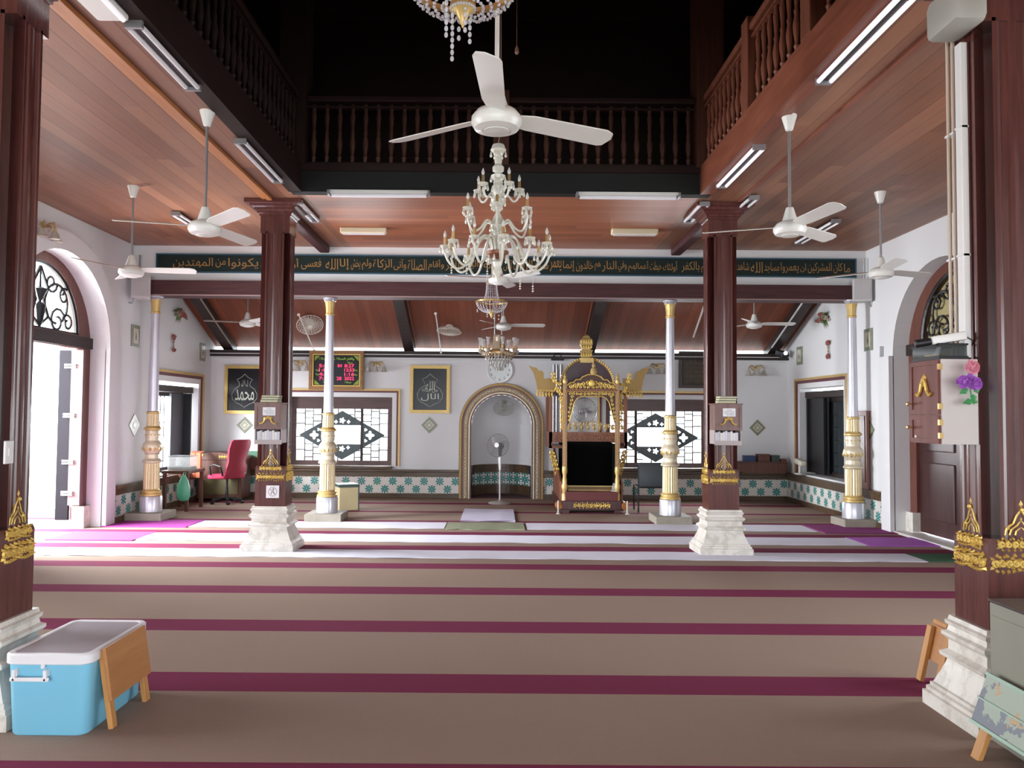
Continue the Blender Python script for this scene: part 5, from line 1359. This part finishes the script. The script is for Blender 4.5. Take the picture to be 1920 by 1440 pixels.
small_box('wooden_box', 'brown box with lid on the ledge shelf, the biggest one', 4.85, 5.07, .14, SHW)
small_box('book', 'dark green picture book leaning on the ledge shelf', 5.10, 5.25, .12, mat('dark_green_cover', (.05, .07, .06), .5))
small_box('wooden_box', 'flat brown box at the far end of the ledge shelf near the side window', 5.27, 5.38, .05, SHW)
small_box('storage_box', 'green lidded box on the ledge shelf behind the crimson chair', -4.75, -4.48, .12, mat('green_lid', (.06, .16, .10), .5))
t = thing('table_lamp', 'cream plastic desk lamp with angular head on the side window ledge', 'lamp', (5.40, 13.9, .56))
MB().lathe([(.10, 0), (.10, .02), (.03, .03), (.025, .12)], n=20).build('base', PWHITE, t, smooth=True); MB().tube([(0, 0, .11), (-.02, -.03, .20)], .02, 8).build('stem', PWHITE, t)
MB().obox((-.03, -.10, .22), (.13, .30, .10), (.15, 0, 0), .03).build('head', mat('cream_plastic', (.66, .64, .52), .4), t)
t = thing('wooden_board', 'tall red-brown wooden board standing against the side wall behind the silver column', 'board', (5.425, 11.62, .536))
MB().box(-.02, .02, -.23, .23, .0, 1.15, bev=.004).build('board', wood('red_board_wood', (.15, .04, .025), (.22, .07, .045)), t); MB().box(-.03, -.02, -.19, .19, .1, 1.08, bev=.004).build('raised_panel', MATS['red_board_wood'], t)
t = thing('vhs_floodlight', 'x', 'x') if False else None
p = PY(1466, 664, 14.4); t = thing('spot_lamp', 'small dark spotlight with bright lens in the corner under the roof', 'lamp', p)
MB().obox((0, 0, 0), (.16, .18, .12), (.3, 0, .4), .01).build('body', BLACKM, t); MB().ball((.03, -.11, .01), .035, 10).build('lens', mat('lit_lens', (.9, .95, 1), .2, emit=(.9, .95, 1), es=2.0, plain=True), t)

# dark chair and storage box near the silver columns
p = PZ(1210, 951, 0)
t = thing('folding_chair', 'dark padded chair seen from behind between the pulpit and the silver column', 'chair', (p.x, 12.75, 0))
MB().obox((0, .0, .62), (.50, .04, .40), (-.08, 0, 0), .018).build('backrest', mat('slate_black_vinyl', (.030, .038, .045), .45), t, smooth=True)
MB().obox((0, .25, .42), (.46, .44, .05), (0, 0, 0), .02).build('seat', BLACKF, t, smooth=True)
for s in (-1, 1):
    for y, z in ((.02, .78), (.44, .42)): MB().tube([(s * .255, y, z), (s * .255, y - .02, .0)], .013, 8).build('leg', BLACKM, t)
p = PZ(650, 955, 0)
t = thing('storage_box', 'cream storage box with dark green lid and side by the silver column', 'box', (p.x, 12.85, 0), .45)
MB().box(-.16, .16, -.16, .16, 0, .40, bev=.01).build('body', mat('cream_board', (.60, .52, .30), .6), t); MB().box(-.175, .175, -.175, .175, .38, .43, bev=.012).build('lid', mat('dark_teal_lid', (.05, .09, .085), .5), t)
MB().box(.155, .172, -.165, .165, 0, .39).build('dark_side', MATS['dark_teal_lid'], t)

# ------------------------------------------------------------------ rugs and sheets on the carpet
def floor_sheet(name, label, cat, xa, xb, ya, yb, m, h=.006, wav=.0, group=None, yref=930):
    Y0_ = PZ(yref, yb, 0).y; Y1_ = PZ(yref, ya, 0).y
    X0_ = PZ(xa, yb, 0).x; X1_ = PZ(xb, yb, 0).x
    n = max(4, int((X1_ - X0_) / .18)); rr = random.Random(int(xa)); V = MB(); top = []
    for i in range(n + 1):
        x = X0_ + (X1_ - X0_) * i / n; dz = wav * rr.random()
        top.append([(x, Y0_ + wav * rr.uniform(-2, 2), 0.0), (x, Y0_ + wav * rr.uniform(-2, 2), h + dz * .3), (x, (Y0_ + Y1_) / 2, h + dz), (x, Y1_ + wav * rr.uniform(-2, 2), h + dz * .3), (x, Y1_, 0.0)])
    V.rings(top)
    o = V.build(name, m); return tag(o, label, cat, group)
SH = mat('white_cotton_sheet', (.68, .68, .78), .9, 0, .1, var=.05, nscale=3); PR = mat('purple_rug', (.34, .06, .28), .95, 0, .1, var=.15, nscale=30); VR = mat('violet_rug', (.40, .12, .50), .8, 0, .2, var=.25, nscale=12); GR = mat('green_rug', (.06, .13, .08), .95, 0, .1, var=.2, nscale=30); GM = mat('sage_woven_mat', (.26, .28, .19), .9, 0, .1, var=.25, nscale=10); LC = mat('lavender_cloth', (.62, .60, .76), .7, 0, .3, var=.05)
floor_sheet('prayer_sheet', 'long white sheet on the carpet nearest the marble pedestals, reaching the green rug', 'sheet', 60, 1722, 1033.5, 1048, SH, wav=.006)
floor_sheet('prayer_sheet', 'long white sheet passing behind the marble pedestals', 'sheet', 236, 1610, 1004.5, 1018, SH, wav=.006)
floor_sheet('prayer_sheet', 'white sheet between the purple rug and the sage mat, doorway side', 'sheet', 338, 832, 981, 992.5, SH, wav=.004)
floor_sheet('prayer_sheet', 'white sheet between the sage mat and the purple rug, pulpit side', 'sheet', 988, 1520, 981, 992.5, SH, wav=.004)
floor_sheet('prayer_rug', 'bright purple rug on the carpet before the corner silver column, doorway side', 'rug', 168, 336, 980.5, 994, PR, .012)
floor_sheet('prayer_rug', 'purple rug by the bright doorway, nearer than the other', 'rug', 60, 232, 1004, 1020, PR, .012)
floor_sheet('prayer_rug', 'plum rug on the carpet before the corner silver column, closed door side', 'rug', 1534, 1712, 980.5, 996, mat('plum_rug', (.23, .05, .17), .95, 0, .1, var=.15, nscale=30), .012)
floor_sheet('prayer_rug', 'crumpled violet rug near the closed arched door', 'rug', 1614, 1800, 1003.5, 1019, VR, .010, .012)
floor_sheet('prayer_rug', 'dark green rug at the end of the long white sheet', 'rug', 1724, 1850, 1033.5, 1048, GR, .012)
floor_sheet('woven_mat', 'sage green crumpled mat on the carpet before the lavender cloth', 'mat', 834, 984, 981.5, 994, GM, .012, .012)
floor_sheet('folded_cloth', 'lavender cloth spread before the pedestal fan', 'cloth', 863, 966, 957, 978.5, LC, .02, .018)
# ------------------------------------------------------------------ near things
def cooler():
    t = thing('cooler_box', 'big light blue cooler box with white lid and white carrying handle', 'cooler', (-2.215, 4.17, 0), 0)
    CB = mat('sky_blue_plastic', (.20, .52, .70), .35, 0, .5, var=.03); CW = mat('white_lid_plastic', (.76, .76, .78), .35, 0, .5, var=.03)
    def rr(w, d, r, z, n=6):
        out = []
        for cx, cy, a0 in ((w - r, d - r, 0), (-w + r, d - r, PI / 2), (-w + r, -d + r, PI), (w - r, -d + r, 1.5 * PI)):
            out += [(cx + r * math.cos(a0 + PI / 2 * i / n), cy + r * math.sin(a0 + PI / 2 * i / n), z) for i in range(n + 1)]
        return out
    MB().rings([rr(.185, .295, .05, 0), rr(.190, .30, .05, .01), rr(.205, .312, .05, .355)]).build('tub', CB, t, smooth=True)
    MB().rings([rr(.212, .320, .055, .350), rr(.216, .324, .055, .355), rr(.216, .324, .055, .395), rr(.208, .316, .05, .403), rr(.190, .298, .04, .403), rr(.184, .292, .04, .396)]).build('lid', CW, t, smooth=True)
    MB().rings([rr(.185, .293, .04, .394), rr(.185, .293, .04, .3975)]).build('lid_panel', mat('grey_lilac_panel', (.42, .38, .42), .55, 0, .3, nscale=3), t)
    V = MB(); V.box(-.155, -.135, -.335, -.300, .295, .330, bev=.004).box(-.005, .015, -.335, -.300, .295, .330, bev=.004).box(-.165, .025, -.345, -.330, .275, .295, bev=.005).box(-.155, -.138, -.345, -.330, .275, .33, bev=.004).box(-.002, .015, -.345, -.330, .275, .33, bev=.004)
    V.build('handle', CW, t)
    MB().box(-.02, -.002, -.332, -.318, .335, .36, bev=.003).build('latch', CW, t)
cooler()
def reading_stand(loc, rz, lean, label, bm, lm, L=.46, Wd=.265, flip=1):
    """low reading stand stood on end: board with two legs, leaning"""
    t = thing('reading_stand', label, 'stand', loc, rz)
    t.rotation_euler = (0, lean, rz)
    MB().box(0, .018, -L / 2, L / 2, .14, .14 + Wd, bev=.003).build('board', bm, t)
    for s in (-1, 1): MB().box(-.028, -.002, s * (L / 2 - .035) - .024, s * (L / 2 - .035) + .024, 0, .14 + Wd - .012, bev=.003).build('leg', lm, t)
    MB().box(-.026, -.004, -L / 2 + .06, L / 2 - .06, .36, .385, bev=.003).build('rail', lm, t)
    return t
reading_stand((-1.925, 4.16, .002), 0, -.16, 'orange plywood reading stand leaning upright against the blue cooler', PLY, PINE, L=.44)
reading_stand((2.58, 4.66, .002), .0, .22, 'pine reading stand leaning behind the marble pedestal, its board edge showing', PLY, PINE, L=.26, Wd=.21)
reading_stand((2.68, 4.64, .002), .0, .24, 'second pine reading stand tucked deeper behind the marble pedestal', PLY, PINE, L=.24, Wd=.20)
def distressed():
    g = NG('distressed_teal_paint', .6, .3); n = g.noise(None, 4.0, 5, .6); n2 = g.noise(g.comb(g.math('ADD', g.xyz()[0], 3.0), g.xyz()[1], g.xyz()[2]), 9.0, 4, .6)
    a = g.mix(g.math('GREATER_THAN', n, .50), (.38, .44, .37), (.22, .24, .27)); g.col(g.mix(g.math('GREATER_THAN', n2, .60), a, (.50, .36, .22))); return g.M
t = thing('painted_stand', 'low wooden stand with chipped teal painted top leaning by the grey chest', 'stand', (2.23, 3.47, 0))
t.rotation_euler = (0, .36, 0)
MB().box(-.012, .012, -.32, .30, .15, .40, bev=.004).build('board', distressed(), t)
MB().box(-.020, -.011, -.32, .30, .15, .165).box(-.020, -.011, -.32, .30, .27, .278).box(-.020, -.011, -.32, .30, .385, .40).build('painted_edge', mat('mint_line', (.33, .47, .38), .5), t)
for y in (.23, -.20): MB().box(.013, .04, y - .028, y + .028, 0.0, .37, bev=.004).build('leg', PINE, t)
t = thing('grey_chest', 'olive grey metal chest with dark top standing against the marble pedestal', 'chest', (2.70, 3.53, 0))
MB().box(-.29, .29, -.32, .30, .03, .70, bev=.008).build('body', mat('olive_grey_paint', (.26, .26, .21), .5, 0, .4, var=.05), t)
MB().box(-.295, .295, -.325, .305, .70, .715, bev=.004).build('top', mat('dark_top_panel', (.07, .05, .05), .35), t)
MB().box(-.294, -.290, -.30, .28, .08, .64).build('side_panel', mat('olive_grey_paint', (0, 0, 0)), t)

# cabinet on the near column
t = thing('wall_cabinet', 'mahogany and cream wall cabinet with brass hinges fixed on the near column', 'cabinet', (2.43, 4.225, 1.458))
x0, x1, y0, y1, H = -.104, .095, -.15, .15, .45
MB().box(x0 + .006, x1, y0 + .012, y1, 0, H).build('carcass', CABW, t)
MB().box(x0 + .008, x1, y0, y0 + .012, .0, H).build('side_panel', mat('cream_laminate', (.60, .56, .53), .45, var=.04), t)
fl = (Vector((x0, 0, 0)), Vector((0, 1, 0)), Vector((0, 0, 1)), Vector((1, 0, 0)))
for nm, z0, z1 in (('door', .165, .44), ('door', .01, .145)):
    d = MB().box(x0, x0 + .008, y0 + .02, y1 - .012, z0, z1).build('door', CABW, t)
    MB().plate(rect(y0 + .012, y1 - .004, z0 - .006, z1 + .006), [rect(y0 + .035, y1 - .03, z0 + .018, z1 - .018)], -.006, .012, fl).build('door_frame', CABW, d)
    kz = z0 + .05 if z1 > .2 else z0 + .075
    MB().lathe([(.003, 0), (.004, -.025), (.011, -.030), (.010, -.040), (.002, -.043)], (x0, y1 - .035, kz), 12, axis='X').build('knob', BRASS, d, smooth=True)
    for z in (z0 + .02, z1 - .045): MB().box(x0 - .009, x0 + .012, y0 - .003, y0 + .012, z, z + .03).build('hinge', BRASS, d)
    if z1 > .2:
        V = MB(); fr = frame3((x0 - .002, .0, z0 + .14), (0, -1, 0), (0, 0, 1))
        for s in (-1, 1): relief(V, fr, [(0, .05), (s * .02, .02), (s * .032, -.02), (s * .055, -.045), (s * .07, -.035)], .010); leafs(V, fr, s * .012, .0, .05, .016, PI / 2 + s * .3, .02)
        V.ico(tuple(fr[0] + Vector((0, 0, .045))), .018, 1, (.5, 1, 1.6)); V.build('gilded_mount', GOLD, d)
    else: MB().lathe([(.007, 0), (.007, -.006), (.001, -.007)], (x0, y1 - .06, .035), 12, axis='X').build('lock', PVC, d)
t = thing('glass_case', 'dark glass case on top of the column cabinet, under the projector', 'case', (2.42, 4.225, 1.909))
MB().box(-.088, .07, -.13, .14, 0, .018).box(-.088, .07, -.13, .14, .075, .085).build('frame', BLACKM, t); MB().box(-.085, .065, -.125, .135, .018, .075).build('glass', mat('dark_case_glass', (.05, .06, .06), .08, alpha=.7, plain=True), t)
MB().obox((-.06, -.07, .045), (.012, .03, .05), (0, .3, 0), .003).build('white_item', PVC, t); MB().obox((-.03, .0, .03), (.05, .12, .01), (0, 0, .2)).build('gilt_item', GOLDP, t)
t = thing('projector', 'white camera shaped projector with black lens lying on the glass case', 'projector', (2.40, 4.13, 2.0)); t.rotation_euler = (-.16, 0, 1.35)
MB().box(-.032, .032, -.09, .08, 0, .045, bev=.008).build('body', PVC, t, smooth=True); MB().lathe([(.020, .08), (.022, .10), (.022, .155), (.015, .16)], (0, 0, .02), 18, axis='Y').build('lens', BLACKM, t, smooth=True)
MB().tube([(0, -.09, .02), (.02, -.13, -.01), (.05, -.12, -.06), (.04, -.10, -.085)], .003, 6).build('cable', BLACKM, t)
t = thing('artificial_flowers', 'pink rose and purple blossoms with green leaves on the column edge', 'flowers', (2.42, 4.0, 1.80)); t.scale = (1.35, 1.2, 1.3)
def rose(V, c, r, n, rr):
    for k in range(n):
        a = k * 2.4; q = r * (.25 + .75 * k / n); tl = .9 * k / n
        u = Vector((math.cos(a), 0, math.sin(a))); v = Vector((-math.sin(a), 0, math.cos(a))); o = Vector(c) + u * q * .6 + Vector((0, -.02 + .03 * k / n, 0))
        up = (u * math.sin(tl) + Vector((0, -1, 0)) * math.cos(tl)); w = r * .38
        V.poly([o - v * w * .6, o - v * w + up * w * .7 + u * .004, o + up * w * 1.15, o + v * w + up * w * .7 + u * .004, o + v * w * .6])
rr = random.Random(4)
V = MB().ball((.008, -.018, .045), .024, 8, (1, .6, 1)); rose(V, (.008, -.025, .045), .034, 20, rr); V.build('pink_rose', mat('pink_petals', (.72, .30, .38), .7, 0, .2, var=.15, nscale=30), t)
V = MB().ball((-.02, -.016, -.012), .024, 8, (1, .6, 1)).ball((.02, -.016, -.02), .024, 8, (1, .6, 1)); rose(V, (-.02, -.02, -.012), .034, 18, rr); rose(V, (.02, -.02, -.02), .034, 14, rr); rose(V, (.0, -.02, -.005), .03, 12, rr); V.build('purple_blossoms', mat('purple_petals', (.42, .14, .58), .7, 0, .2, var=.25, nscale=30), t)
V = MB(); fr = fN(0, -.01, 0)
for a, L, x, z in ((-2.6, .04, .0, -.04), (-.3, .03, .01, -.085), (PI + .3, .045, .02, -.085), (-1.6, .03, .02, -.06), (.4, .03, .02, -.05)): leafs(V, fr, x, z, L, .014, a, .006)
V.tube([(.01, 0, .02), (.015, 0, -.05), (.02, 0, -.09)], .003, 5); V.build('leaves', mat('leaf_green', (.05, .26, .08), .6, 0, .3), t)
# service pipes on the near column
for x, y, r, m, lb in ((2.515, 4.290, .010, mat('cream_pipe', (.60, .50, .40), .4), 'thin cream cable pipe on the near column above the cabinet, outermost of three'), (2.515, 4.240, .011, MATS['cream_pipe'], 'thin cream cable pipe on the near column above the cabinet, middle one'), (2.510, 4.155, .022, PVC, 'broad white trunking on the near column above the cabinet')):
    t = thing('service_pipe', lb, 'pipe', (x, y, 1.92))
    if r > .02: MB().box(-.02, .018, -.028, .028, 0, 1.72, bev=.004).build('trunking', m, t)
    else: MB().tube([(0, 0, 0), (0, 0, 1.95)], r, 8).build('pipe', m, t, smooth=True)
    for z in (.55, 1.25): MB().box(-r - .003, .02, -r - .006, r + .006, z, z + .012).build('clip', PVC, t)
t = thing('junction_housing', 'grey rounded housing at the top of the white trunking', 'housing', (2.47, 4.05, 3.66))
MB().box(-.13, .055, -.13, .16, 0, .22, bev=.04).build('housing', mat('olive_grey_plastic', (.38, .38, .34), .5), t, smooth=True)

p = PY(969, 92, 6.4)
t = thing('lamp_pull', 'thin dark hanging line with a small end fitting in the well beside the fan rod', 'lamp pull', p)
MB().tube([(0, 0, 0), (-.01, 0, 7.4 - p.z)], .004, 6).build('cord', mat('brown_cord', (.12, .06, .04), .7), t)
MB().lathe([(.004, .03), (.016, .0), (.018, -.03), (.008, -.045)], n=12).build('end_fitting', mat('brown_fitting', (.22, .10, .07), .5), t, smooth=True)
t = thing('switch_plate', 'small white switch plate on the near column behind the cooler', 'switch', (-2.565, 4.05, 1.38))
MB().box(.0, .012, -.035, .035, -.06, .06, bev=.003).build('plate', PVC, t); MB().box(.012, .017, -.012, .012, -.02, .02).build('rocker', PVC, t)
